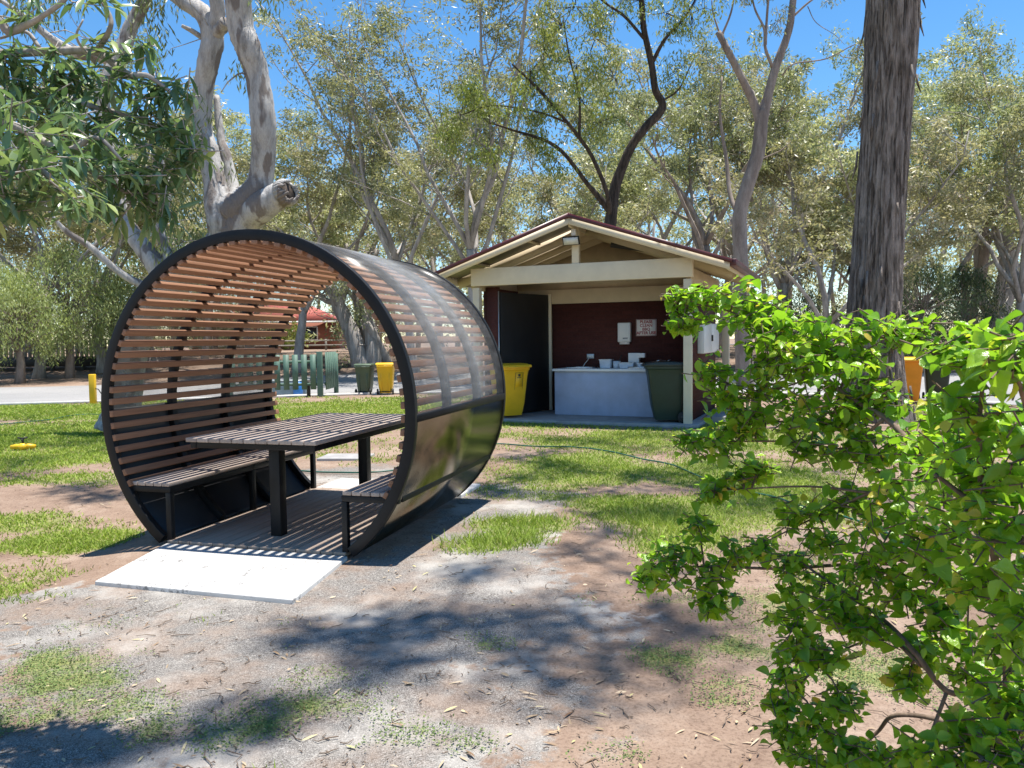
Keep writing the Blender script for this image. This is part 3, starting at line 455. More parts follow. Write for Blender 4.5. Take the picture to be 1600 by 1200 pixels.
# ------------------------------------------------------------------ barbecue shed
SR = -R(23.2); SO = (1.199,14.318,0)
shed = thing('barbecue_shed', 'open-fronted brick barbecue shed with cream posts and beam under a maroon gable roof', 'shed', SO, SR)
cs, ss = math.cos(SR), math.sin(SR)
def SW(X, Y, z=0): return (SO[0]+X*cs-Y*ss, SO[1]+X*ss+Y*cs, z)
DP = 3.5
MB().box((0,DP/2-.05,.0), (4.5,DP+.2,.10)).build('slab', 'slab_concrete', shed, bevel=.006)
MB().box((2.42,2.2,.03), (.33,2.8,.16)).build('side_step', 'slab_concrete', shed, bevel=.006)
for x, y in ((-2.055,.07),(2.055,.07),(-2.055,DP-.1),(2.26,DP-.1)): MB().box((x,y,1.32), (.14,.14,2.56)).build('post', 'cream', shed, bevel=.006)
MB().box((0,.045,2.80), (4.3,.13,.34)).build('front_beam', 'cream', shed, bevel=.006)
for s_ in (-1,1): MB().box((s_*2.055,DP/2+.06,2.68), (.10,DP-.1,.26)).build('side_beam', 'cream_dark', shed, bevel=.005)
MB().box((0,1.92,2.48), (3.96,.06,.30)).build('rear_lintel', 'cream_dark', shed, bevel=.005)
MB().box((0,2.0,1.19), (3.96,.11,2.28)).build('back_wall', 'brick_x', shed)
MB().box((2.0,1.74,1.34), (.11,3.1,2.56)).build('side_wall', 'brick_y', shed)
MB().box((-2.0,1.15,1.34), (.11,1.58,2.56)).build('side_wall', 'brick_y', shed)
MB().box((-1.83,.33,1.34), (.24,.11,2.56)).build('return_wall', 'brick_x', shed)
d = MB().bar((-1.70,.36,1.30), (-1.24,1.84,1.30), .04, 2.44, up=(0,0,1)).build('door', 'black_door', shed, bevel=.004)
MB().box((-1.715,.31,1.30), (.04,.035,2.48)).build('edge_trim', 'galv', d); MB().box((-1.2,1.87,1.30), (.07,.06,2.48)).build('door_post', 'cream', shed, bevel=.004)
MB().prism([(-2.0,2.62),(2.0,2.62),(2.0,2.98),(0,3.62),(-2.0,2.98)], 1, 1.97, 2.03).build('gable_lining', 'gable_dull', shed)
# roof: two sheets with a ridge
AP, EV, HW, F0, F1 = 3.80, 2.85, 2.80, -.38, DP+.35
sl = (AP-EV)/HW
for s_ in (-1,1):
    b = MB(); n = 64; V = []; 
    for i in range(n+1):
        y = F0+(F1-F0)*i/n; zz = .012*math.cos(i*math.pi*.999)
        V += [(0, y, AP+zz), (s_*HW, y, EV+zz), (s_*HW, y, EV+zz-.012), (0, y, AP+zz-.012)]
    q = []
    for i in range(n): q += [(4*i+e, 4*i+(e+1)%4, 4*i+4+(e+1)%4, 4*i+4+e) for e in (0,1,2)]
    b.add(V, q).build('roof_sheet', 'roof_iron', shed)
    e = MB(); 
    e.add([(s_*a, y, z) for y in (F0-.03,F0) for a, z in ((0,AP+.035),(HW+.06,EV+.02),(HW+.06,EV-.05),(0,AP-.045))], [(0,1,2,3),(7,6,5,4),(0,4,5,1),(1,5,6,2),(2,6,7,3),(3,7,4,0)])
    e.add([(s_*a, y, z) for y in (F0+.001,F0+.12) for a, z in ((0,AP+.037),(HW+.06,EV+.022),(HW+.06,EV+.016),(0,AP+.031))], [(0,1,2,3),(7,6,5,4),(0,4,5,1),(1,5,6,2),(2,6,7,3),(3,7,4,0)])
    e.build('barge_flashing', 'maroon', shed)
    f = MB(); f.add([(s_*a, y, z) for y in (F0+.002,F0+.035) for a, z in ((0,AP-.03),(HW+.02,EV-.035),(HW+.02,EV-.155),(0,AP-.16))], [(0,1,2,3),(7,6,5,4),(0,4,5,1),(1,5,6,2),(2,6,7,3),(3,7,4,0)]).build('barge_board', 'cream', shed)
    MB().box((s_*(HW+.06),(F0+F1)/2+.02,EV-.03), (.12,F1-F0-.05,.11)).build('gutter', 'maroon', shed, bevel=.01)
    MB().box((s_*(HW-.02),(F0+F1)/2+.02,EV-.07), (.022,F1-F0-.08,.15)).build('fascia', 'cream', shed)
    for y in (.62, 1.22, 1.82, 2.6, DP-.1):
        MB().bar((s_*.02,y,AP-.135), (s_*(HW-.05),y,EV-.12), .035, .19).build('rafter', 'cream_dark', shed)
    b = MB()
    for x in (.95, 2.05):
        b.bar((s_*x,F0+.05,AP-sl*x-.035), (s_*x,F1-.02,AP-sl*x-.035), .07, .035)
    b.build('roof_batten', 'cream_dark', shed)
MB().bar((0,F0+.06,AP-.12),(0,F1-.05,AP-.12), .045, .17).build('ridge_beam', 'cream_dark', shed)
MB().box((0,.045,3.31), (.135,.10,.68)).build('king_post', 'cream', shed, bevel=.005)
c = MB(); c.prism([(-.11,AP+.03-.11*sl),(0,AP+.05),(.11,AP+.03-.11*sl),(0,AP+.035)], 1, F0-.02, F1).build('ridge_cap', 'maroon', shed)
# things in and on the shed
def SP(name, label, cat, X, Y, z, rz=0, group=None): return thing(name, label, cat, SW(X,Y,z), SR+rz, group)
t = SP('security_light', 'white-framed floodlight tilted down on the gable post below the shed roof peak', 'floodlight', 0, -.03, 3.42)
b = MB(); b.box((0,-.05,.11),(.09,.06,.12)); b.box((0,-.05,.03),(.025,.03,.1)); b.build('sensor', 'white_paint', t, bevel=.008)
m = Matrix.Translation((-.02,-.14,-.05)) @ Matrix.Rotation(R(24),4,'X')
MB().box((0,0,0),(.32,.045,.16),M4=m).build('housing', 'rubber', t, bevel=.008)
MB().box((0,-.026,0),(.28,.008,.13),M4=m).build('lens', 'lens', t)
t = SP('tube_fitting', 'dark tube-shaped fitting slung under the shed rafters right of the king post', 'light fitting', .75, 1.0, 3.34, R(25))  # dark cylinder built as a tube light fitting, not a fan
b = MB(); b.tube([(-.34,0,.05),(.34,0,-.05)], .06, 12); b.build('tube', 'dark_timber', t, smooth=False)
b = MB(); b.box((0,0,.10),(.56,.05,.03)); b.box((0,0,.16),(.05,.05,.12)); b.build('bracket', 'galv', t)
t = SP('bench_counter', 'pale blue-grey barbecue counter with light top standing against the brick back wall', 'counter', .45, 1.25, .05)
MB().box((0,.08,.44),(2.5,.62,.88)).build('cabinet', 'counter_grey', t, bevel=.006)
MB().box((0,.06,.905),(2.56,.72,.05)).build('worktop', 'white_paint', t, bevel=.006)
for i, x in enumerate((-.30, .98)):
    h = SP('barbecue_hotplate', ['flat steel barbecue hotplate at the left end of the counter','flat steel barbecue hotplate on the counter beside the white tubs'][i], 'hotplate', x, 1.28, .981, group='hotplates on the counter')
    MB().box((0,0,.012),(.55,.42,.022)).build('plate', 'stainless', h, bevel=.004); MB().box((0,-.2,.03),(.55,.02,.02)).build('rim', 'stainless', h)
h = SP('paper_towel_dispenser', 'white paper towel dispenser on the brick wall left of the printed sign', 'dispenser', .43, 1.94, 1.50)
MB().box((0,-.06,.2),(.27,.12,.40)).build('case', 'white_paint', h, bevel=.02); MB().box((0,-.05,-.02),(.2,.07,.05)).build('towel', 'sign_white', h); MB().box((.03,-.122,.08),(.1,.004,.025)).build('level_window', 'galv', h)
h = SP('wall_sign', 'square white sign with red words asking to clean the BBQ after use', 'sign', .87, 1.935, 1.62)
MB().box((0,0,.17),(.42,.012,.34)).build('board', 'sign_white', h)
b = MB()
for x, z, w, hh in ((0,.333,.405,.007),(0,.007,.405,.007),(-.2,.17,.007,.32),(.2,.17,.007,.32)): b.box((x,-.008,z),(w,.004,hh))
b.build('border', 'sign_red', h)
for i, (tx, z) in enumerate((('PLEASE',.262),('CLEAN',.187),('BBQ',.112),('AFTER USE',.037))):
    cu = bpy.data.curves.new('lettering', 'FONT'); cu.body = tx; cu.size = .083; cu.align_x = 'CENTER'; cu.extrude = .001; cu.offset = .0025
    to = bpy.data.objects.new('lettering', cu); COL.objects.link(to); dg = bpy.context.evaluated_depsgraph_get()
    me = bpy.data.meshes.new_from_object(to.evaluated_get(dg)); bpy.data.objects.remove(to); me.name = 'lettering'
    me.materials.clear(); me.materials.append(M['sign_red'])
    o = bpy.data.objects.new('lettering', me); COL.objects.link(o); o.parent = h; o.location = (0,-.009,z); o.rotation_euler = (R(90),0,0)
h = SP('power_outlet', 'small grey power outlet with hanging lead above the left hotplate', 'outlet', -.32, 1.94, 1.16)
MB().box((0,-.012,.05),(.16,.025,.10)).build('plate', 'galv', h, bevel=.004); b = MB(); b.tube([(-.02,-.03,.03),(-.04,-.08,-.03),(-.1,-.09,-.1),(-.14,-.1,-.17)], .008, 6).build('lead', 'sign_white', h)
def lathe(prof, n=16):
    b = MB(); V = [(r*math.cos(2*math.pi*j/n), r*math.sin(2*math.pi*j/n), z) for r, z in prof for j in range(n)]; k = len(prof)
    return b.add(V, [(i*n+j, i*n+(j+1)%n, i*n+n+(j+1)%n, i*n+n+j) for i in range(k-1) for j in range(n)])
for X, w, dd, hh, lb in ((.17,.24,.2,.17,'boxy white tub at the left of the row on the counter'),(.62,.30,.2,.11,'low pale plastic basket in front of the upright white box'),(.94,.2,.16,.10,'small low white container at the right of the tubs')):
    h = SP('plastic_tub', lb, 'tub', X, 1.42 if hh > .15 else 1.36, .981, 0, 'tubs on the barbecue counter')
    b = MB(); z0 = .0
    b.add([(sx*w*(.44 if z == 0 else .5), sy*dd*(.44 if z == 0 else .5), z) for z in (0,hh) for sx, sy in ((-1,-1),(1,-1),(1,1),(-1,1))], [(0,3,2,1),(0,1,5,4),(1,2,6,5),(2,3,7,6),(3,0,4,7)])
    b.build('body', 'tub', h, bevel=.008); MB().box((0,0,hh),(w+.02,dd+.02,.014)).build('rim', 'white_paint', h, bevel=.004)
h = SP('utensil_cup', 'round pale cup holding an upright handle between the counter tubs', 'cup', .38, 1.45, .981)
lathe([(0,.002),(.07,.002),(.082,.14),(.076,.14),(.065,.01)]).build('cup', 'tub', h, smooth=True); MB().bar((.02,0,.05),(.09,.03,.26),.014,.014).build('utensil', 'dark_timber', h)
h = SP('white_box', 'upright open white box standing behind the low basket on the counter', 'box', .70, 1.62, .981)
b = MB(); b.box((0,0,.15),(.22,.14,.30)); b.build('body', 'white_paint', h, bevel=.006); MB().box((.17,-.02,.25),(.12,.12,.09)).build('flap', 'sign_white', h, bevel=.004)
h = SP('tap', 'chrome mixer tap at the right end of the counter above the green bin', 'tap', 1.38, 1.5, .981)
b = MB(); b.tube([(0,0,0),(0,0,.12),(-.02,-.03,.155),(-.1,-.1,.17),(-.16,-.17,.14)], .014, 10).build('spout', 'stainless', h, smooth=True); MB().bar((0,0,.13),(.09,.03,.18),.016,.012).build('lever', 'stainless', h)
h = SP('wall_cabinet', 'white metal wall cabinet on the outer right brick wall of the shed', 'cabinet', 2.057, 1.95, 1.27)
MB().box((.06,0,.29),(.11,1.9,.58)).build('case', 'white_paint', h, bevel=.01)
for y in (-.475,.475): o = MB().box((.122,y,.29),(.012,.93,.55)).build('door', 'white_paint', h, bevel=.004); MB().box((.012+.122,y*.12,.29),(.02,.03,.12)).build('latch', 'rubber', o)

# ------------------------------------------------------------------ wheelie bins
def wheelie(label, loc, rz, body, lid, s=1., group=None, sticker=False, red=None):
    t = thing('wheelie_bin', label, 'bin', loc, rz, group); t.scale = (s,s,s)
    prof = [(.05,.40,.44,0.02),(.30,.46,.52,0.0),(.80,.53,.62,-.01),(.93,.56,.66,-.015),(.945,.585,.70,-.02),(.985,.585,.70,-.02)]
    V = []; rc = .05
    for z, w, d_, oy in prof:
        for cx, cy, a0 in ((w/2-rc,d_/2-rc,0),(-w/2+rc,d_/2-rc,90),(-w/2+rc,-d_/2+rc,180),(w/2-rc,-d_/2+rc,270)):
            for a in (0,30,60,90): V.append((cx+rc*math.cos(R(a0+a)), oy+cy+rc*math.sin(R(a0+a)), z))
    n = 16; b = MB(); b.add(V, [(i*n+j, i*n+(j+1)%n, i*n+n+(j+1)%n, i*n+n+j) for i in range(len(prof)-1) for j in range(n)], [(0,j+1,j) for j in range(1,n-1)])
    for x in (-.14,.14): b.box((x,.27,.42),(.05,.05,.62))
    bo = b.build('body', body, t, bevel=.004)
    pr = [(-.39,.985),(-.40,1.0),(-.38,1.035),(-.2,1.06),(.1,1.065),(.3,1.045),(.345,1.02),(.345,.99)]
    b = MB(); b.prism(pr, 0, -.305, .305); lo = b.build('lid', lid, t, bevel=.012)
    b = MB(); b.bar((-.22,-.405,1.0),(.22,-.405,1.0),.05,.022); b.build('lid_grip', lid, lo, bevel=.006)
    b = MB(); b.tube([(-.25,.41,.955),(.25,.41,.955)], .017, 10)
    for x in (-.24,0,.24): b.bar((x,.32,.96),(x,.415,.955),.03,.035)
    b.build('handle', body if body != 'bin_green' else 'dark_lid', t)
    b = MB(); b.tube([(-.27,.27,.10),(.27,.27,.10)], .014, 8); b.build('axle', 'rubber', t)
    for x in (-.255,.255):
        b = MB(); b.tube([(x-.025,.27,.10),(x-.018,.27,.10),(x+.018,.27,.10),(x+.025,.27,.10)], [.085,.1,.1,.085], 20); w = b.build('wheel', 'rubber', t, bevel=.003)
        MB().tube([(x-.028,.27,.10),(x+.028,.27,.10)], .045, 12).build('hub', 'dark_lid', w)
    if sticker:
        b = MB(); b.box((0,0,0),(.17,.003,.36)); o = b.build('sticker', 'bin_yellow', t); o.rotation_euler = (R(9.4),0,0); o.location = (.06,-.312,.71)
        b = MB(); 
        for x, z, w, h in ((0,.18,.17,.005),(0,-.18,.17,.005),(-.085,0,.005,.36),(.085,0,.005,.36)): b.box((x,-.003,z),(w,.002,h))
        b.box((0,-.003,.13),(.05,.002,.05)); b.box((0,-.003,.085),(.09,.002,.012)); o2 = b.build('sticker_print', 'dark_timber', o)
    return t
wheelie('yellow wheelie bin with black-outlined sticker standing at the left of the shed front', SW(-1.47,.22,.05), R(28), 'bin_yellow', 'bin_yellow', 1.0, None, True)
wheelie('dark green wheelie bin in front of the counter beside the right shed post', SW(1.62,.28,.05), SR+R(-72), 'bin_green', 'dark_lid', 1.03)
wheelie('green wheelie bin by the road next to a yellow one', (-4.45,23.25,.0), R(176), 'bin_olive', 'bin_olive', .87, 'bins on the road edge seen through the shelter')
wheelie('yellow wheelie bin by the road to the right of a green one', (-3.80,23.15,.0), R(183), 'bin_yellow', 'bin_yellow', .89, 'bins on the road edge seen through the shelter')
wheelie('orange-yellow wheelie bin behind the leafy shrub near the thick trunk', (9.3,18.0,0), R(-20), 'bin_orange', 'bin_yellow', 1.0, 'bins behind the shrub')
wheelie('dark wheelie bin with bright red lid behind the leafy shrub', (10.05,18.15,0), R(-25), 'bin_green', 'bin_red', 1.0, 'bins behind the shrub')

# ------------------------------------------------------------------ fences, posts, hoses, sprinkler
t = thing('picket_fence', 'green picket fence screen with square corner post on the lawn beside the road', 'fence', (-5.55,22.4,0), 0)
px = np.arange(-2.6, -.12, .262)
for x in px: MB().box((x,-.02,.72),(.165,.022,1.02)).build('picket', 'fence_green', t)
b = MB(); b.box((-1.4,.02,.36),(2.6,.04,.08)); b.box((-1.4,.02,1.02),(2.6,.04,.08)); b.build('rail', 'fence_green', t)
MB().box((-.06,.03,.66),(.15,.13,1.30)).build('post', 'fence_green', t, bevel=.006); MB().box((-2.68,.03,.66),(.11,.11,1.30)).build('post', 'fence_green', t, bevel=.006)
b = MB()
for i in range(6): b.box((.085,.22+.24*i,.74),(.022,.165,1.1))
b.build('side_pickets', 'fence_green', t); MB().box((.055,.8,.36),(.04,1.3,.08)).build('rail', 'fence_green', t)
MB().box((-.42,.10,.24),(.09,.09,.5)).build('stump', 'dark_timber', t); MB().box((.06,1.55,.62),(.12,.12,1.24)).build('post', 'fence_green', t)
t = thing('steel_post', 'thin galvanised steel post at the left end of the visible green pickets', 'post', (-6.95,22.1,0)); MB().tube([(0,0,0),(0,0,1.0)], .045, 12).build('tube', 'galv', t); MB().tube([(0,0,1.0),(0,0,1.02)], .055, 12).build('cap', 'galv', t)
t = thing('service_box', 'low pale blue-grey box behind the green picket fence', 'box', (-6.75,23.2,0), .1); MB().box((0,0,.22),(1.1,.6,.42)).build('case', 'pale_blue', t, bevel=.02); MB().box((0,0,.445),(1.16,.66,.03)).build('lid', 'galv', t, bevel=.008)
t = thing('water_drum', 'small bright blue drum half hidden behind the green pickets', 'drum', (-6.35,22.75,0)); lathe([(0,0),(.13,0),(.14,.03),(.14,.36),(.11,.40),(.05,.42),(0,.42)]).build('drum', 'blue', t, smooth=True); MB().tube([(0,0,.42),(0,0,.46)], .04, 10).build('cap', 'white_paint', t)
t = thing('bollard', 'square yellow timber bollard between lawn and road', 'bollard', (-11.4,20.85,-.02), .15)
b = MB(); b.box((0,0,.40),(.15,.15,.82)); b.build('post', 'bin_yellow', t, bevel=.012)
b = MB(); P = [(.07,-.02,.42),(.16,-.05,.40),(.26,-.08,.25),(.30,-.1,.16)]; b.tube(P, .014, 6); b.build('chain', 'rubber', t)
def smooth_line(P, n=8):
    P = np.asarray(P, float); out = []
    E = np.vstack([2*P[0]-P[1], P, 2*P[-1]-P[-2]])
    for i in range(1, len(E)-2):
        for u in np.linspace(0, 1, n, endpoint=False):
            a, c, d_, e = E[i-1], E[i], E[i+1], E[i+2]
            out.append(.5*(2*c+(d_-a)*u+(2*a-5*c+4*d_-e)*u*u+(3*c-a-3*d_+e)*u**3))
    out.append(P[-1]); return np.array(out)
for key, lb in (('hose','long green garden hose snaking from the barrel shelter past the shed into the shrub'),('hose2','green garden hose lying across the shaded lawn at far left')):
    P = smooth_line(D[key], 8); P = np.column_stack([P, zt(P[:,0],P[:,1])+.022])
    b = MB(); b.tube(P, .010, 8); tag(b.build('garden_hose', 'hose_green', smooth=True), lb, 'hose')
t = thing('sprinkler', 'yellow lawn sprinkler with black spinner on the grass at left', 'sprinkler', (-7.44,11.6,Z(-7.44,11.6)+.02), .2)
lathe([(0,0),(.06,0),(.075,.03),(.06,.07),(.03,.09),(0,.09)]).build('hub', 'bin_yellow', t, smooth=True)
b = MB()
for s_ in (-1,1): b.tube([(0,0,.035),(s_*.08,.01,.04),(s_*.17,.0,.035)], [.05,.042,.03], 10)
b.build('base', 'bin_yellow', t, smooth=True); b = MB(); b.tube([(0,0,.09),(0,0,.16)], .016, 8); b.tube([(-.07,.01,.175),(0,0,.16),(.07,-.01,.175)], .013, 8); b.build('spinner', 'rubber', t)
t = thing('park_bench', 'pale slatted park bench half hidden behind the leafy shrub', 'bench', (7.1,19.0,0), R(10))
b = MB(); [b.box((0,-.15+.13*i,.45),(1.7,.11,.035)) for i in range(3)]; b.build('seat', 'concrete', t); b = MB(); [b.box((0,.27,.62+.15*i),(1.7,.035,.11)) for i in range(2)]; b.build('backrest', 'concrete', t)
for x in (-.7,.7): b = MB(); b.box((x,-.12,.21),(.06,.06,.43)); b.box((x,.24,.4),(.06,.06,.8)); b.box((x,.06,.40),(.06,.36,.05)); b.build('leg', 'dark_timber', t)
# far left boardwalk
t = thing('boardwalk', 'weathered grey boardwalk with picket railing and dark skirt behind the weeping trees', 'boardwalk', (-23.5,37.5,Z(-23.5,37.5)), .05)
b = MB(); b.box((0,0,.55),(9,1.6,.10)); b.build('deck', 'old_timber', t); MB().box((0,-.82,.38),(9,.05,.46)).build('skirt', 'dark_timber', t)
b = MB(); [b.box((x,-.78,1.0),(.16,.03,.85)) for x in np.arange(-4.4,4.45,.22)]; b.build('picket_railing', 'old_timber', t)
for x in np.linspace(-4.3,4.3,7): MB().box((x,-.7,.12),(.14,.14,.8)).build('post', 'dark_timber', t)
# far house
hz = Z(-24,76)
t = thing('brick_house', 'red brick house with red tiled hip roof far across the road', 'house', (-23.5,76,hz), .05)
MB().box((0,0,1.35),(13,8,2.7)).build('wall', 'brick_far', t)
b = MB(); e = (7.1,4.7); b.add([(-e[0],-e[1],2.6),(e[0],-e[1],2.6),(e[0],e[1],2.6),(-e[0],e[1],2.6),(-3,0,4.6),(3,0,4.6)], [(0,1,5,4),(2,3,4,5),(0,3,2,1)], [(1,2,5),(3,0,4)]); rf = b.build('roof', 'tile_red', t)
MB().box((0,-4.72,2.56),(14.2,.12,.16)).build('gutter', 'white_paint', rf)
for x in (-4,0.5,4.3):
    o = MB().box((x,-4.02,1.5),(1.7,.08,1.3)).build('window', 'white_paint', t); MB().box((x,-4.07,1.5),(1.5,.03,1.1)).build('pane', 'glass_dark', o)
t = thing('rail_fence', 'low pale post and rail fence in front of the far brick house', 'fence', (-21,62,Z(-21,62)), .03)
[MB().box((x,0,.45),(.14,.14,.9)).build('post', 'old_timber', t) for x in np.arange(-8,8.1,2)]; b = MB(); [b.box((0,-.09,z),(16.2,.04,.12)) for z in (.4,.78)]; b.build('rail', 'old_timber', t)
t = thing('rail_fence', 'low white rail fence along the far road at right', 'fence', (38,62,Z(38,62)), -.05)
[MB().box((x,0,.5),(.12,.12,1.0)).build('post', 'white_paint', t) for x in np.arange(-9,9.1,1.8)]; b = MB(); [b.box((0,-.08,z),(18.2,.04,.10)) for z in (.45,.9)]; b.build('rail', 'white_paint', t)

# ------------------------------------------------------------------ trees
def rnd_unit(n, rng): v = rng.standard_normal((n,3)); return v/np.linalg.norm(v,axis=1)[:,None]
def hang(mb, centers, rad, per, L, W, rng, tint=(.1,.9), flat=.75, down=.75, rows=None, curl=.0):
    # leaf clumps round each centre: drooping leaves with random faces
    C = np.repeat(np.asarray(centers, float)[:,:3], per, 0); n = len(C); rr = np.repeat(np.broadcast_to(rad, (len(centers),)), per)
    off = rnd_unit(n, rng)*(rng.random(n)**.45*rr)[:,None]; off[:,2] *= flat
    ax = rnd_unit(n, rng)*.7; ax[:,2] -= down; nm = rnd_unit(n, rng)
    base = np.repeat(rng.random(len(centers)), per)
    ti = np.clip(tint[0]+(tint[1]-tint[0])*(.6*base+.4*rng.random(n)), 0, 1)
    mb.leaves(C+off, ax, nm, L*(.7+.6*rng.random(n)), W*(.7+.6*rng.random(n)), ti, rows, curl)
def poly_tube(mb, P, n=10, sub=5, rough=.05, rng=None, rs=1):
    P = smooth_line(P, sub); mb.tube(P[:,:3], np.maximum(P[:,3]*rs,.002), n, rough=rough, rng=rng)
def gum(seed, H, r0, fork, nl, spread, nb, nt, per, L, W, base=.35, rad=.5, upright=.6, tint=(.1,.95)):
    rng = np.random.default_rng(seed); tr, tw, lf = MB(), MB(), MB(); tips = []
    def walk(p, d, ln, r, n, wob, trop):
        P = [p]; d = np.array(d, float)
        for i in range(n):
            d = d + rng.standard_normal(3)*wob + np.array((0,0,trop)); d /= np.linalg.norm(d); P.append(P[-1]+d*ln/n)
        return np.array(P), d
    P, d = walk(np.zeros(3), (rng.normal()*.12,rng.normal()*.12,1), fork*H, r0, 6, .07, .05)
    rr = np.linspace(r0, r0*.72, len(P)); rr[0] *= 1.35; tr.tube(P, rr, 9, rough=.06, rng=rng)
    top = P[-1]
    for i in range(nl):
        az = 2*math.pi*(i+rng.random()*.7)/nl; st = P[-1-(i%2)] if i else top
        dd = (math.cos(az)*spread, math.sin(az)*spread, 1) if i else (rng.normal()*.2, rng.normal()*.2, 1.2)
        ln = (H-st[2])*(.75+.35*rng.random())*(1.15 if i == 0 else .95)
        Q, _ = walk(st, dd, ln, 0, 9, .13, .05*upright)
        r1 = r0*(.6 if i == 0 else .46); tr.tube(Q, np.linspace(r1, r1*.16, len(Q)), 6, rough=.04, rng=rng)
        for k in range(nb):
            u = base+(1-base)*(k+rng.random()*.8)/nb; x = u*(len(Q)-1); a = int(min(x, len(Q)-2)); s0 = Q[a]+(Q[a+1]-Q[a])*(x-a)
            az = rng.random()*6.28; dr = Q[a+1]-Q[a]; dr = dr/np.linalg.norm(dr)+np.array((math.cos(az),math.sin(az),.15*rng.normal()))*.9
            l2 = H*.17*(1.25-.6*u)*(.7+.6*rng.random()); S, _ = walk(s0, dr, l2, 0, 5, .2, .06)
            tw.tube(S, np.linspace(r1*.3*(1-.6*u)+.008, .006, len(S)), 4, cap=False)
            for q in range(nt):
                v = .35+.65*(q+rng.random())/nt; x2 = min(v, .999)*(len(S)-1); a2 = int(x2); s1 = S[a2]+(S[a2+1]-S[a2])*(x2-a2)
                dr2 = rnd_unit(1, rng)[0]; dr2[2] = dr2[2]*.6+.1; T, _ = walk(s1, dr2, H*.055*(.6+.8*rng.random()), 0, 3, .3, -.05)
                tw.tube(T, np.linspace(.009, .003, len(T)), 3, cap=False); tips += [T[-1], T[2]]
    tips = np.array(tips); hang(lf, tips, rad*(.55+.7*rng.random(len(tips))), per, L, W, rng, tint, .8, .45)
    return tr, tw, lf
PROTO = {}
def proto(key, bark_, leaf, *a, **k):
    tr, tw, lf = gum(*a, **k); tr.join(tw); PROTO[key] = (tr.mesh('trunk', bark_, True), lf.mesh('crown', leaf))
proto('round', 'bark_grey', 'leaf_gum', 1, 12, .20, .26, 6, .75, 8, 5, 40, .17, .05, .42, .42, .6)
proto('round2', 'bark_grey', 'leaf_gum', 12, 12, .19, .30, 6, .65, 8, 5, 38, .17, .05, .45, .40, .7)
proto('airy', 'bark_grey', 'leaf_gum', 5, 17, .17, .30, 7, .42, 9, 4, 34, .17, .045, .2, .42, .9, tint=(0,.75))
proto('dome', 'bark_pale', 'leaf_gum', 9, 13, .22, .38, 6, .6, 8, 5, 36, .17, .05, .5, .40, .6, tint=(0,.7))
proto('low', 'bark_grey', 'leaf_gum', 21, 9, .16, .18, 6, .85, 8, 5, 38, .16, .05, .35, .40, .4, tint=(.2,1))
def plant(key, x, y, h, label, rz, group=None, cat='gum tree', name='gum_tree', wide=1.):
    t = thing(name, label, cat, (x,y,Z(x,y)-.05), rz, group); H = {'round':12,'round2':12,'airy':17,'dome':13,'low':9}[key]
    t.scale = (h/H*wide, h/H*wide, h/H)
    for nm, me in zip(('trunk','crown'), PROTO[key]):
        o = bpy.data.objects.new(nm, me); COL.objects.link(o); o.parent = t
    return t
for i, (px_, d_, ty, key, w, lb) in enumerate([
    (465,35,165,'round',1.05,"rounded grey-green gum behind the white forked gum's cut stub"),
    (570,38,180,'round2',1.1,"grey-green gum rising above the middle of the shelter's clear roof"),
    (650,31,-40,'airy',1.05,'tall sparse gum with thin bare upright limbs left of the shed roof'),
    (748,30,-90,'airy',1.05,'tall white-trunked gum showing its trunk left of the shed gable'),
    (835,37,235,'low',1.05,'low olive gum behind the left slope of the shed roof'),
    (905,42,200,'round2',.95,"gum with pale twiggy crown directly behind the shed's roof peak"),
    (1010,40,150,'round',.95,'gum filling the gap right of the dark crooked trunk'),
    (1080,34,70,'dome',.9,'slender gum between the dark crooked trunk and the pale forked gum'),
    (1125,44,60,'round2',.95,'hazy grey gum standing well behind the pale forked gum'),
    (1215,37,95,'round',.9,'gum with yellowish crown just right of the pale forked trunk'),
    (1290,34,190,'low',1.05,'brownish-leaved low gum left of the thick dark trunk'),
    (1335,43,160,'round2',.9,'gum whose crown is cut by the left edge of the thick trunk'),
    (1440,38,150,'low',1.1,'rusty-leaved gum immediately right of the thick dark trunk'),
    (1505,40,50,'dome',.85,'tall dome-topped gum standing out against the sky at right'),
    (1590,34,140,'round',1.,'gum behind the grey forked trunk at the right edge'),
    (1680,36,90,'round2',1.,'gum cut off by the right edge of the photo'),
    (395,42,205,'low',1.2,'grey gum between the two stems of the white forked gum'),
    (320,40,225,'round2',.9,'gum half hidden behind the white forked trunk on its left'),
    (240,38,190,'low',1.2,'brownish gum behind the hanging foliage at upper left'),
    (160,36,160,'round',.95,'twiggy gum above the weeping trees, second from the left edge'),
    (60,34,130,'round2',1.,'brown-twigged gum above the boardwalk near the left edge'),
    (-50,33,60,'dome',1.,'gum cut off by the left edge of the photo'),
    (690,44,210,'round',.95,'pale gum between the two tall sparse gums, in the row behind them')]):
    x = (px_-800)/1200*d_; h = 1.55+(533-ty)/1200*d_-Z(x,d_)
    plant(key, x, d_, h, lb, i*2.1+.4, 'gum trees along the far side of the road', wide=w*1.15)

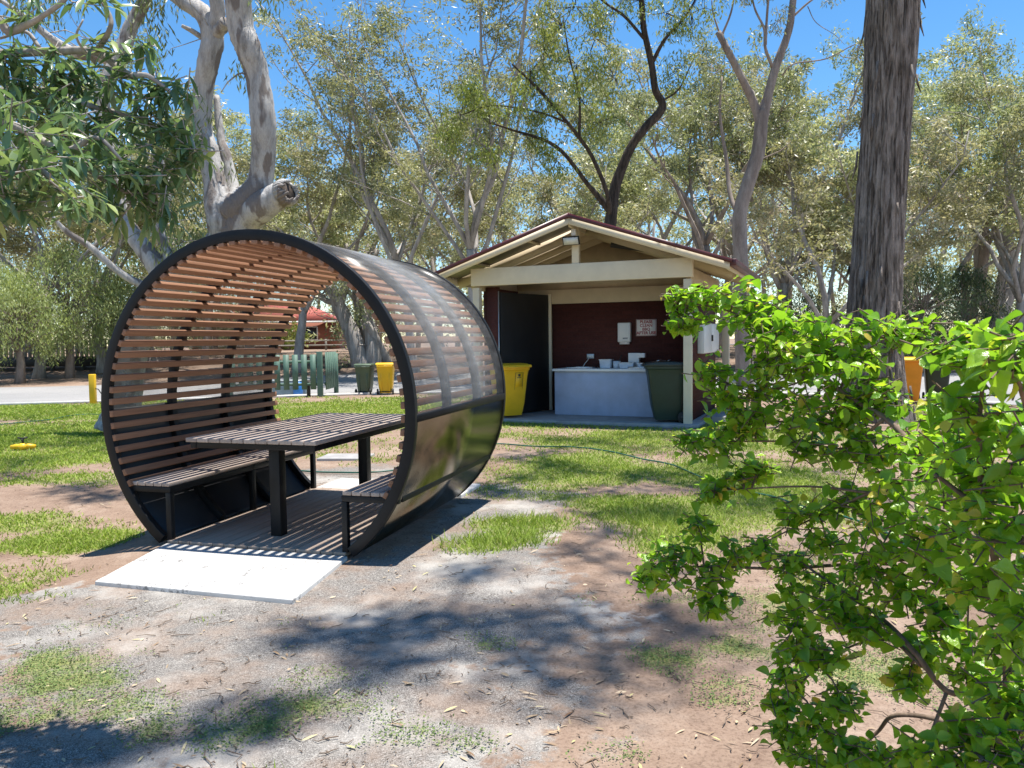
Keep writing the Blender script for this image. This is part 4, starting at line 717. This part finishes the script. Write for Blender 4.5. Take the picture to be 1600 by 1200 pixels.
def custom(name, label, cat, key, bark_, n=14, rs=1., sub=6, rough=.05, seed=4):
    P0 = D[key][0][0]; t = thing(name, label, cat, (P0[0],P0[1],0)); off = np.array((P0[0],P0[1],0)); rng = np.random.default_rng(seed); W0 = MB()
    for i, br in enumerate(D[key]):
        br = np.array(br, float); br[:,:3] -= off
        poly_tube(W0, br, n if br[0,3] > .08 else 7, sub, (rough*.5 if len(br) == 6 else rough) if br[0,3] > .05 else 0, rng, rs)
    return t, off, rng, W0
def tw_from(branches, n, rng, ln, mb, r=.012):               # extra twigs sprouting from given branch polylines; returns tips
    tips = []
    for _ in range(n):
        P = np.array(branches[rng.integers(len(branches))], float); a = rng.integers(len(P)-1); s0 = P[a,:3]+(P[a+1,:3]-P[a,:3])*rng.random()
        d = rnd_unit(1, rng)[0]; d[2] = abs(d[2])*.4; T = [s0]
        for k in range(4): d = d+rng.standard_normal(3)*.3; d /= np.linalg.norm(d); T.append(T[-1]+d*ln/4)
        mb.tube(T, np.linspace(r, r*.3, 5), 4, cap=False); tips.append(T[-1])
    return np.array(tips)
def limbs(mb, top, tips):                                    # each clump is fed by the nearest clump already reached
    done = [np.asarray(top, float)]; rest = [np.asarray(q[:3], float) for q in tips]; first = True
    while rest:
        dm = [(min((np.linalg.norm(q-e)+(.0 if k else 0), k) for k, e in enumerate(done)), i) for i, q in enumerate(rest)]
        (dd, k), i = min(dm); q = rest.pop(i); s0 = done[k]; mid = (s0+q)/2+np.array((0,0,.12*dd))
        PP = smooth_line(np.array([s0, mid, q]), 5); r = .07 if k == 0 else .028; mb.tube(PP, np.linspace(r, r*.4 if k == 0 else r*.6, len(PP)), 6, cap=False); done.append(q)
# white forked gum
t, off, rng, W0 = custom('white_gum', 'big pale-barked gum with two forked stems and a cut stub rising behind the barrel shelter', 'gum tree', 'white_gum', 'bark_white', 20, .93, 9, .06)
b = MB(); [poly_tube(b, np.array(q)-np.array([*off,0]), 5, 4) for q in D['white_twigs']]
tips = tw_from([np.array(D['white_gum'][k])-np.array([*off,0]) for k in (7,9,8,3)], 26, rng, 1.3, b); W0.join(b)
cf = np.array(D['white_cut']); c0 = cf[:3]-off; da = np.array((.80,-.42,.30)); da /= np.linalg.norm(da); ua = np.cross(da,(0,0,1.)); ua /= np.linalg.norm(ua); va = np.cross(ua,da)
for k in range(22):                                          # ragged broken rim of the stub
    a = k*2*math.pi/22; o_ = (math.cos(a)*ua+math.sin(a)*va)*cf[3]*.93; ln = .02+.11*rng.random()**1.5
    W0.tube([c0+o_-da*.12, c0+o_*1.0, c0+o_*(.9-.1*rng.random())+da*ln], [.05,.042,.012], 6)
W0.build('trunk', 'bark_white', t, smooth=True)
MB().tube([c0-da*.05, c0+da*.012], [cf[3]*.8, cf[3]*.72], 14, rough=.1, rng=rng).build('hollow_shade_disc', 'bark_dark', t)  # solid disc; shade inside the broken end is painted as dark bark
b = MB(); hang(b, tips, .38, 60, .15, .03, rng, (0,.6), .9, 1.1)
W3 = lambda px_, py_, y_: None
hang(b, np.array([[-5.55,13.2,3.7],[-5.5,13.3,4.3],[-5.65,13.2,3.1],[-5.5,13.1,5.0],[-6.2,13.3,7.4],[-5.9,13.2,7.3],[-5.3,13.0,5.4],[-8.1,13.6,7.5],[-8.4,13.6,7.3],[-7.9,13.6,7.6],[-5.2,13.1,2.9]])-off, .42, 120, .15, .03, rng, (0,.6), 1.3, 1.3); b.build('crown', 'leaf_olive', t)
# dark crooked gum
t, off, rng, W0 = custom('dark_gum', 'gum with dark crooked trunk and yellow-green crown rising behind the shed roof', 'gum tree', 'dark_gum', 'bark_dark', 12, .66)
b = MB(); C = np.array(D['dark_gum_leaves']); tips = []
for c in C:
    c0 = c[:3]-off
    for _ in range(9):
        d = rnd_unit(1,rng)[0]*c[3]*.9; b.tube([c0+d*.05, c0+d*.55+rng.standard_normal(3)*.1, c0+d], [.012,.008,.004], 4, cap=False); tips.append([*(c0+d*.85), .33])
tips += list(map(list, tw_from([np.array(q)-np.array([*off,0]) for q in D['dark_gum'][1:]], 50, rng, .9, b))) if 0 else []
W0.join(b); W0.build('trunk', 'bark_dark', t, smooth=True); tips = np.array(tips); b = MB(); hang(b, tips, .34, 60, .13, .034, rng, (0,1), .85, .8); b.build('crown', 'leaf_bright', t)
# pale forked gum
t, off, rng, W0 = custom('pale_fork_gum', 'pale brown gum forking into a lopped left limb and tall right limb behind the shed', 'gum tree', 'pale_fork_gum', 'bark_pale', 14, .75)
C = np.array(D['pale_fork_leaves']); b = MB(); tips = []
for c in C:
    for _ in range(7):
        d = rnd_unit(1,rng)[0]*c[3]; b.tube([c[:3]-off, c[:3]-off+d*.6, c[:3]-off+d], [.012,.008,.003], 4, cap=False); tips.append(c[:3]-off+d*.8)
W0.join(b); W0.build('trunk', 'bark_pale', t, smooth=True); b = MB(); hang(b, np.array(tips), .22, 30, .13, .03, rng, (0,.7)); b.build('crown', 'leaf_gum', t)
# thick trunk at right (crown above the picture)
P = smooth_line(D['big_trunk'], 16); off = np.array((P[0,0],P[0,1],0)); n = 120; k = len(P)
t = thing('thick_gum', 'massive straight rough-barked trunk standing right of the shed', 'gum tree', tuple(off))
T = P[:,:3]-off; th = np.linspace(0,2*math.pi,n,endpoint=False); zz = T[:,2]
ridge = np.zeros((k,n))
for a_, s_ in ((.07,15),(.05,29),(.03,47)):
    ph = fbm(np.repeat(zz,n)*.7, np.tile(th,k)*3, .8).reshape(k,n)*2.2
    ridge += a_*np.abs(np.sin(th[None]*s_/2+ph*3+s_))
ridge += .05*(fbm(np.repeat(zz,n), np.tile(th,k)*1.2, .6).reshape(k,n)-.5)
r = P[:,3][:,None]*(.90+ridge-.06+.03*np.sin(th*3+1)[None])
V = np.stack([T[:,0,None]+r*np.cos(th), T[:,1,None]+r*np.sin(th), zz[:,None]+0*r], -1).reshape(-1,3)
i = np.arange(k-1)[:,None]*n; j = np.arange(n)[None,:]; b = MB(); b.add(V, np.stack([i+j, i+(j+1)%n, i+n+(j+1)%n, i+n+j], -1).reshape(-1,4)); rng = np.random.default_rng(8)
for _ in range(46):                                          # loose bark strips peeling off the sides
    a = rng.random()*6.28; q = rng.integers(10, k-30); c = T[q]; rr = P[q,3]*1.03; ln = .2+.5*rng.random()
    p0 = c+np.array((math.cos(a)*rr, math.sin(a)*rr, 0)); out = np.array((math.cos(a), math.sin(a), 0))
    b.tube([p0, p0-np.array((0,0,ln*.5))+out*.02, p0-np.array((0,0,ln))+out*(.04+.08*rng.random())], [.02,.024,.006], 4)
b.build('trunk', 'bark_thick', t, smooth=True)
# unseen crown: leaf clumps placed along the sun ray to shade the lawn
top = T[-1]; b = MB(); lf = MB(); tips = []
shade = [(gx_,gy_,r_) for gx_,gy_,r_ in D['shade'] if gy_ > 7.]
for (x, y, r_) in shade:
    h = 10.8+1.6*rng.random(); c = np.array((x,y,0))+np.array(SUN)/SUN[2]*h-off; tips.append([*c, r_])
tips += [[*(top+np.array((rng.normal()*1.5, 1+rng.normal()*1.5, 2.5+rng.random()*2))), 1.] for _ in range(8)]
limbs(b, top, tips); b.build('limbs', 'bark_pale', t, smooth=True); tips = np.array(tips); hang(lf, tips, tips[:,3]*1.2, 300, .16, .04, rng, (.1,.9), .8, .7); lf.build('crown', 'leaf_gum', t)
# shade gum behind the camera: its crown dapples the foreground
t = thing('shade_gum', 'tall gum standing behind the viewer whose high crown dapples the foreground', 'gum tree', (-4.2,-2.6,0)); off = np.array((-4.2,-2.6,0)); b = MB(); lf = MB(); tr = MB()
tr.tube([(0,0,0),(-.1,.1,3),(-.3,.3,6.5),(-.4,.6,9)], [.5,.38,.32,.26], 12, rough=.04, rng=rng); b = tr; top = np.array((-.4,.6,9.)); tips = []
for (x, y, r_) in D['shade']:
    if y > 7.: continue
    h = 11.5+2.5*rng.random(); c = np.array((x,y,0))+np.array(SUN)/SUN[2]*h-off; tips.append([*c, r_])
limbs(b, top, tips); b.build('trunk', 'bark_pale', t, smooth=True); tips = np.array(tips); hang(lf, tips, tips[:,3]*1.5, 230, .14, .035, rng, (.1,.9), .8, .7); lf.build('crown', 'leaf_gum', t)
t = thing('shade_gum', 'gum standing outside the left of the photo that shades the far left lawn', 'gum tree', (-15,13,0)); off = np.array((-15.,13,0)); b = MB(); lf = MB(); tr = MB(); top = np.array((.5,.3,8.5))
tr.tube([(0,0,0),(.1,.1,3),(.2,.2,6.5),top], [.45,.36,.3,.22], 12, rough=.04, rng=rng); b = tr; tips = []
for (x, y, r_) in D['shade_left']:
    h = 10.5+1.5*rng.random(); c = np.array((x,y,0))+np.array(SUN)/SUN[2]*h-off; tips.append([*c, r_])
limbs(b, top, tips); b.build('trunk', 'bark_pale', t, smooth=True); tips = np.array(tips); hang(lf, tips, tips[:,3]*1.2, 320, .16, .04, rng, (.1,.9), .8, .7); lf.build('crown', 'leaf_gum', t)
# right forked gum, leaning gums and their prop
t, off, rng, W0 = custom('grey_fork_gum', 'grey gum with low forked pale limbs at the right edge beyond the road', 'gum tree', 'right_fork_gum', 'bark_grey', 12)
b = MB(); tips = tw_from([np.array(q)-np.array([*off,0]) for q in D['right_fork_gum'][:1]+D['right_fork_gum'][3:]], 40, rng, 2.2, b, .03); W0.join(b); W0.build('trunk', 'bark_grey', t, smooth=True)
b = MB(); hang(b, tips, .7, 70, .18, .05, rng, (.1,.9)); b.build('crown', 'leaf_gum', t)
t, off, rng, W0 = custom('leaning_gum', 'thick gum leaning left with lopped limbs, seen through the shelter opening', 'gum tree', 'lean_gum', 'bark_grey', 12)
b = MB(); tips = tw_from([np.array(q)-np.array([*off,0]) for q in D['lean_gum']], 44, rng, 2.0, b, .03); W0.join(b); W0.build('trunk', 'bark_grey', t, smooth=True)
b = MB(); hang(b, tips+np.array((0,0,.4)), .6, 60, .18, .05, rng, (.1,.8)); b.build('crown', 'leaf_gum', t)
t, off, rng, W0 = custom('short_gum', 'upright rough gum trunk between the leaning gum and the sloping log', 'gum tree', 'stump_gum', 'bark_pale', 12)
b = MB(); tips = tw_from([np.array(q)-np.array([*off,0]) for q in D['stump_gum']], 22, rng, 1.8, b, .03); W0.join(b); W0.build('trunk', 'bark_grey', t, smooth=True)
b = MB(); hang(b, tips+np.array((0,0,.8)), .6, 60, .18, .05, rng, (.1,.8)); b.build('crown', 'leaf_olive', t)
b = MB(); poly_tube(b, np.array(D['prop_log']), 9, 5, .05, rng); tag(b.build('dead_trunk', 'bark_grey', smooth=True), 'thin dead trunk sloping left above the yellow roadside bin', 'dead tree')
# weeping trees, shrubs
def weeper(label, x, y, h, w, seed, leaf, name='weeping_tree', cat='tree', n=100, per=110, skirt=.24, L=.16, Wd=.035):
    rng = np.random.default_rng(seed); z = Z(x,y)-.05; t = thing(name, label, cat, (x,y,z)); tr, tw, lf = MB(), MB(), MB()
    tr.tube([(0,0,0),(.1,0,h*.2),(-.05,.1,h*.42),(.1,0,h*.7)], [.22,.16,.13,.05], 9, rough=.06, rng=rng); C = []
    for i in range(n):
        u = rng.random(); zc = h*(skirt+(1-skirt)*u**.8); prof = math.sin(min(1, (zc/h-skirt+.12)/(1.12-skirt))*math.pi)**.6; a = rng.random()*6.28; rr = w*prof*(.35+.65*rng.random()**.5)
        c = np.array((rr*math.cos(a), rr*math.sin(a), zc)); C.append(c)
        s0 = np.array((0,0,h*(.25+.4*rng.random()))); tw.tube([s0, (s0+c)/2+np.array((0,0,.3)), c], [.03,.018,.005], 4, cap=False)
    hang(lf, np.array(C), .55*w/2.2, per, L, Wd, rng, (0,1), 1.25, .9)
    tr.join(tw); tr.build('trunk', 'bark_pale', t, smooth=True); lf.build('crown', leaf, t); return t
for px_, d_, h, w, s_, lb in ((30,32,4.3,2.2,1,'light green weeping tree nearest the left edge of the photo'),(108,34,5.7,2.5,2,'light green weeping tree hanging over the boardwalk'),(190,36.5,4.6,2.0,3,'light green weeping tree just left of the barrel shelter'),(-40,31,5.,2.4,4,'light green weeping tree cut off by the left edge')):
    weeper(lb, (px_-800)/1200*d_, d_, h, w, s_, 'leaf_weep', group if 0 else 'weeping_tree')
for px_, d_, h, w, s_, lb in ((1440,34,4.6,2.3,11,'dark green rounded tree right of the thick trunk, beyond the road'),(1505,36,4.2,2.0,12,'dark green bush left of the grey forked gum'),(1255,36,3.2,2.2,13,'dark green bush left of the thick trunk'),(1600,50,4.4,3,14,'dark green bush behind the grey forked gum'),(335,44,3.5,2.6,15,'dark green bush behind the clear side of the shelter')):
    weeper(lb, (px_-800)/1200*d_, d_, h, w, s_, 'leaf_dark', 'round_bush', 'bush', 70, 110, .05)
weeper('yellow-green garden shrub in front of the far brick house', -19.2, 66, 2.6, 1.5, 16, 'leaf_bright', 'garden_shrub', 'shrub', 40, 90, .05, .2, .1)
weeper('yellow-flowered low hedge by the far road at right', 36, 58, 1.1, 2.6, 17, 'leaf_bright', 'garden_shrub', 'shrub', 40, 90, .05, .2, .1)
# far woodland as one mass
rng = np.random.default_rng(31); b = MB(); C = []; tk = MB()
for px_ in np.arange(-260, 1900, 27):
    d_ = 50+24*rng.random()
    if 405 < px_ < 540: d_ = 92+8*rng.random()
    x = (px_+rng.normal()*10-800)/1200*d_; top = 1.55+(533-(290+rng.normal()*28))/1200*d_; z0 = Z(x,d_)
    tk.tube([(x,d_,z0),(x+rng.normal()*.4,d_,z0+top*.4),(x+rng.normal()*.9,d_,top*.85)], [.24,.18,.06], 6)
    for s_ in range(2): tk.tube([(x,d_,z0+top*.35),(x+rng.normal()*1.5,d_+rng.normal(),top*.6),(x+rng.normal()*2.4,d_+rng.normal(),top*.85)], [.12,.08,.03], 5)
    for _ in range(54):
        u = rng.random(); zc = z0+(top-z0)*(.05+.95*u**.9); w = 2.9*math.sin(min(1,.18+.8*u)*math.pi)**.5; C.append((x+rng.normal()*w*.6, d_+rng.normal()*1.4, zc))
hang(b, np.array(C), 1.0, 34, .34, .12, rng, (.1,1), .7, .35)
tag(b.build('distant_wood', 'leaf_gum'), 'hazy grey-green belt of gum foliage closing the view behind all other trees', 'woodland', kind='stuff')
tag(tk.build('distant_trunks', 'bark_grey', smooth=True), 'many thin pale trunks of the far woodland behind the nearer gums', 'woodland', kind='stuff')

# near overhanging branch at upper left
LROW = [(0,.12),(.18,.7),(.42,1.),(.7,.72),(.9,.3),(1,.02)]
P0 = (-4.9,3.4,0); off = np.array(P0); t = thing('overhanging_tree', 'glossy long-leaved branch hanging into the upper left corner close to the viewer', 'tree', P0); rng = np.random.default_rng(77)
tr = MB(); s0 = np.array(D['near_branch'][0][0][:3])-off; tr.tube([(0.2,0,-.05),(.1,0,.8),s0,s0+np.array((-.2,.2,1.5)),s0+np.array((-.3,.3,3.4))], [.2,.16,.16,.12,.06], 12, rough=.04, rng=rng)
for br in D['near_branch']:
    br = np.array(br); br[:,:3] -= off; poly_tube(tr, br, 8, 6, .0, rng)
lf = MB(); tw = MB()
for c in np.array(D['near_leaves']):
    c0 = c[:3]-off; ns = max(4, int(c[3]*95))
    for _ in range(ns):
        p = c0+rnd_unit(1,rng)[0]*c[3]*1.05*rng.random()**.5; d = rnd_unit(1,rng)[0]; d[2] = d[2]*.4-.25; d /= np.linalg.norm(d); k = rng.integers(5, 9)
        tw.tube([p-d*.08, p, p+d*.05], [.0025,.002,.001], 4, cap=False); C_ = p+d*np.linspace(-.05,.06,k)[:,None]
        a = np.linspace(0, 2*math.pi*.62*k, k); u = np.cross(d,(0,0,1.)); u /= np.linalg.norm(u)+1e-6; w = np.cross(d,u)
        ax = d*.75+(np.cos(a)[:,None]*u+np.sin(a)[:,None]*w)*.75; ax[:,2] -= .35; nm = np.cross(np.cross(ax, (0,0,1.)), ax)+rng.standard_normal((k,3))*.35
        lf.leaves(C_, ax, nm, (.082)*(.65+.6*rng.random(k)), .0215*(.75+.5*rng.random(k)), np.clip(.15+.75*rng.random(k)**1.3+.12*rng.normal(),0,1), LROW, .22, .12)
tr.join(tw); tr.build('trunk', 'bark_grey', t, smooth=True); lf.build('foliage', 'leaf_near', t, smooth=True)

# leafy shrub at right, close to the viewer
BROW = [(0,.05),(.12,.55),(.32,.98),(.55,.95),(.78,.6),(.92,.26),(1,.03)]
P0 = tuple(D['bush_stems'][0][0][:2]); off = np.array((*P0, 0.)); t = thing('leafy_shrub', 'bright green broad-leaved shrub filling the right foreground', 'shrub', (*P0, 0)); rng = np.random.default_rng(5); tw = MB()
for br in D['bush_stems']:
    br = np.array(br); br[:,:3] -= off
    if br[0,2] < .75 and br[0,3] >= .02: br = np.vstack([[br[0,0]*.6, br[0,1]+.05, -.03, .026], br])
    poly_tube(tw, br, 8, 7, .0, rng)
lf = MB(); allb = np.vstack([smooth_line(np.array(q), 10) for q in D['bush_stems']])
for c in np.array(D['bush_leaves']):
    dd = np.linalg.norm(allb[:,:3]-c[:3], axis=1); near = allb[np.argmin(dd),:3]-off; c0 = c[:3]-off; ns = max(3, int(9+c[3]*140))
    if dd.min() < .5: tw.tube([near, (near+c0)/2+np.array((0,0,.015)), c0], [.004,.003,.002], 5, cap=False)
    for _ in range(ns):
        p = c0+rnd_unit(1,rng)[0]*c[3]*np.array((.95,.95,.85))*rng.random()**.5; d = rnd_unit(1,rng)[0]; d[2] = d[2]*.5+.1; d /= np.linalg.norm(d); k = rng.integers(4, 8)
        tw.tube([p-d*.06, p, p+d*.03], [.0018,.0016,.0008], 4, cap=False); C_ = p+d*np.linspace(-.05,.035,k)[:,None]
        a = np.arange(k)*2.4+rng.random()*6; u = np.cross(d,(0,0,1.)); u /= np.linalg.norm(u)+1e-6; w = np.cross(d,u)
        ax = d*.35+(np.cos(a)[:,None]*u+np.sin(a)[:,None]*w); ax[:,2] = ax[:,2]*.5-.28; nm = np.tile((0,0,1.), (k,1))+rng.standard_normal((k,3))*.42
        sz = (.7+.6*rng.random())*(np.linspace(1.1,.6,k)); young = np.linspace(0,.32,k)
        ti = np.clip(.12+.5*rng.random()+.22*rng.random(k)+young*(rng.random() < .6), 0, 1)
        lf.leaves(C_, ax, nm, .0365*sz, .027*sz*(.75+.45*rng.random(k)), ti, BROW, .45*rng.random(), .05+.28*rng.random())
tw.build('stems', 'bark_stem', t, smooth=True); lf.build('foliage', 'leaf_bush', t, smooth=True)

# ------------------------------------------------------------------ ground cover
rng = np.random.default_rng(42)
def on_built(x, y):                                          # keep plants off slabs, deck, road and shed
    dx, dy = x+1.965, y-5.69; u, k = dx*ca-dy*sa, dx*sa+dy*ca; a = (np.abs(u) < .87) & (k > -.98) & (k < LN+.66)
    sx, sy = (x-SO[0])*cs+(y-SO[1])*ss, -(x-SO[0])*ss+(y-SO[1])*cs; c = (np.abs(sx) < 2.3) & (sy > -.12) & (sy < DP+.2)
    return a | c | (y > np.interp(x, [p[0] for p in NE], [p[1] for p in NE])-.15)
def sample(n, d0, d1, power=1.):
    u = rng.random(n); d = d0*(d1/d0)**(u**power); x = (rng.random(n)*1.56-.78)*d; return x, d
x, y = sample(800000, 2.3, 24); keep = (rng.random(len(x)) < grass_d(x,y)**1.2) & ~on_built(x,y); x, y = x[keep], y[keep]; n = len(x); d = np.hypot(x,y)
tall = np.clip(blob(x,y,[(-.2,5.85,.6,.32,1.),(.05,6.7,.5,.3,.8),(1.3,6.3,.5,.8,.5)]),0,1)
hgt = (.016+.026*rng.random(n))*(1+1.6*tall)*(.8+.25*np.minimum(d,16)/8); wd = .0035*np.maximum(1, d/4.)
lean = rng.standard_normal((n,2))*.7*hgt[:,None]; az = rng.random(n)*6.28; z0 = zt(x,y)-.003
V = np.stack([np.stack([x-np.cos(az)*wd, y-np.sin(az)*wd, z0], -1), np.stack([x+np.cos(az)*wd, y+np.sin(az)*wd, z0], -1), np.stack([x+lean[:,0], y+lean[:,1], z0+hgt], -1)], 1)
ti = np.clip(.2+.55*rng.random(n)+.35*(fbm(x,y,1.5)-.5)*2*.6+(rng.random(n) < .07)*.5, 0, 1)
b = MB(); b.add(V.reshape(-1,3), None, np.arange(n*3).reshape(n,3), np.repeat(ti,3)); tag(b.build('lawn_grass', 'grass'), 'short patchy green grass growing over the bare ground', 'grass', kind='stuff')
x, y = sample(260000, 2.3, 5.6); keep = (rng.random(len(x)) < clover_d(x,y)) & ~on_built(x,y); x, y = x[keep], y[keep]; n = len(x)
C_ = np.stack([x,y,zt(x,y)+.003+.014*rng.random(n)], -1); ax = rnd_unit(n,rng); ax[:,2] = np.abs(ax[:,2])*.6; nm = rnd_unit(n,rng)*.6+np.array((0,0,1.))
b = MB(); b.leaves(C_, ax, nm, .011*(.6+.8*rng.random(n)), .0075*(.6+.8*rng.random(n)), np.clip(.1+.8*rng.random(n),0,1)); tag(b.build('ground_cover', 'clover'), 'low small-leaved green weeds matting the foreground soil', 'ground cover', kind='stuff')
# fallen gum leaves and twigs
x, y = sample(2600, 2.2, 12); keep = ((rng.random(len(x)) < .25+.75*(fbm(x,y,.6) > .5)) & ~on_built(x,y)); x, y = x[keep], y[keep]; n = len(x); d = np.hypot(x,y)
C_ = np.stack([x,y,zt(x,y)+.006+.006*rng.random(n)], -1); a = rng.random(n)*6.28; ax = np.stack([np.cos(a),np.sin(a),.12*rng.standard_normal(n)], -1); nm = np.stack([.3*rng.standard_normal(n),.3*rng.standard_normal(n),np.ones(n)], -1)
b = MB(); b.leaves(C_, ax, nm, .07*(.3+.95*rng.random(n)**1.6), .0115*(.5+.7*rng.random(n)), np.clip(rng.random(n)*1.05,0,1), [(0,.1),(.3,.9),(.6,.9),(.85,.5),(1,.05)], .12, .1); tag(b.build('leaf_litter', 'litter'), 'fallen pale gum leaves scattered over the bare foreground soil', 'leaf litter', kind='stuff')
b = MB()
for _ in range(1500):
    dd = 2.3*(9/2.3)**rng.random(); x0 = (rng.random()*1.5-.75)*dd
    if on_built(np.array([x0]), np.array([dd]))[0]: continue
    a = rng.random()*6.28; ln = .012+.12*rng.random()**3.5; P = [(x0+math.cos(a+.4*rng.normal()*s_)*ln*s_, dd+math.sin(a+.4*rng.normal()*s_)*ln*s_, Z(x0,dd)+.005+.008*rng.random()) for s_ in (0,.35,.7,1.)]
    b.tube(P, [.0022,.0026,.002,.001], 5)
tag(b.build('fallen_twigs', 'bark_stem'), 'small dark twigs and bark bits lying on the bare soil', 'twigs', kind='stuff')

# ------------------------------------------------------------------ light, sky, camera
w = bpy.data.worlds.new('World'); sc.world = w; w.use_nodes = True; nt_ = w.node_tree; bg = nt_.nodes['Background']
sky = nt_.nodes.new('ShaderNodeTexSky'); sky.sky_type = 'NISHITA'; sky.sun_disc = False; sky.sun_elevation = R(80.7); sky.sun_rotation = R(79)
sky.air_density = 1.0; sky.dust_density = 0.0; sky.ozone_density = 2.0; sky.altitude = 500
hs = nt_.nodes.new('ShaderNodeHueSaturation'); hs.inputs['Saturation'].default_value = 1.27; hs.inputs['Hue'].default_value = .497; nt_.links.new(sky.outputs[0], hs.inputs['Color']); nt_.links.new(hs.outputs[0], bg.inputs['Color']); bg.inputs['Strength'].default_value = .108
L = bpy.data.lights.new('sun', 'SUN'); L.energy = 5.0; L.angle = R(.53); L.color = (1,.955,.89); lo = bpy.data.objects.new('sun', L); COL.objects.link(lo)
lo.rotation_euler = SUN.to_track_quat('Z','Y').to_euler(); lo.location = (3,0,20)
cam = bpy.data.cameras.new('camera'); co = bpy.data.objects.new('camera', cam); COL.objects.link(co); sc.camera = co
Rv, Uv, Fv = [[0.999925369660452, -0.0006819713731262361, -0.012197951649956084], [0.012217000835247169, 0.05581733901529208, 0.9983662502087315], [0, 0.998440764181981, -0.0558215049931638]]
m = Matrix(((Rv[0],Uv[0],-Fv[0],0),(Rv[1],Uv[1],-Fv[1],0),(Rv[2],Uv[2],-Fv[2],1.55),(0,0,0,1))); co.matrix_world = m
cam.sensor_width = 36; cam.lens = 27; cam.clip_end = 3000; cam.clip_start = .05
cam.dof.use_dof = True; cam.dof.focus_distance = 7; cam.dof.aperture_fstop = 18
sc.view_settings.view_transform = 'Standard'; sc.view_settings.look = 'None'; sc.view_settings.exposure = .95; sc.view_settings.gamma = 1
sc.cycles.max_bounces = 8; sc.cycles.transparent_max_bounces = 12; sc.cycles.use_denoising = True
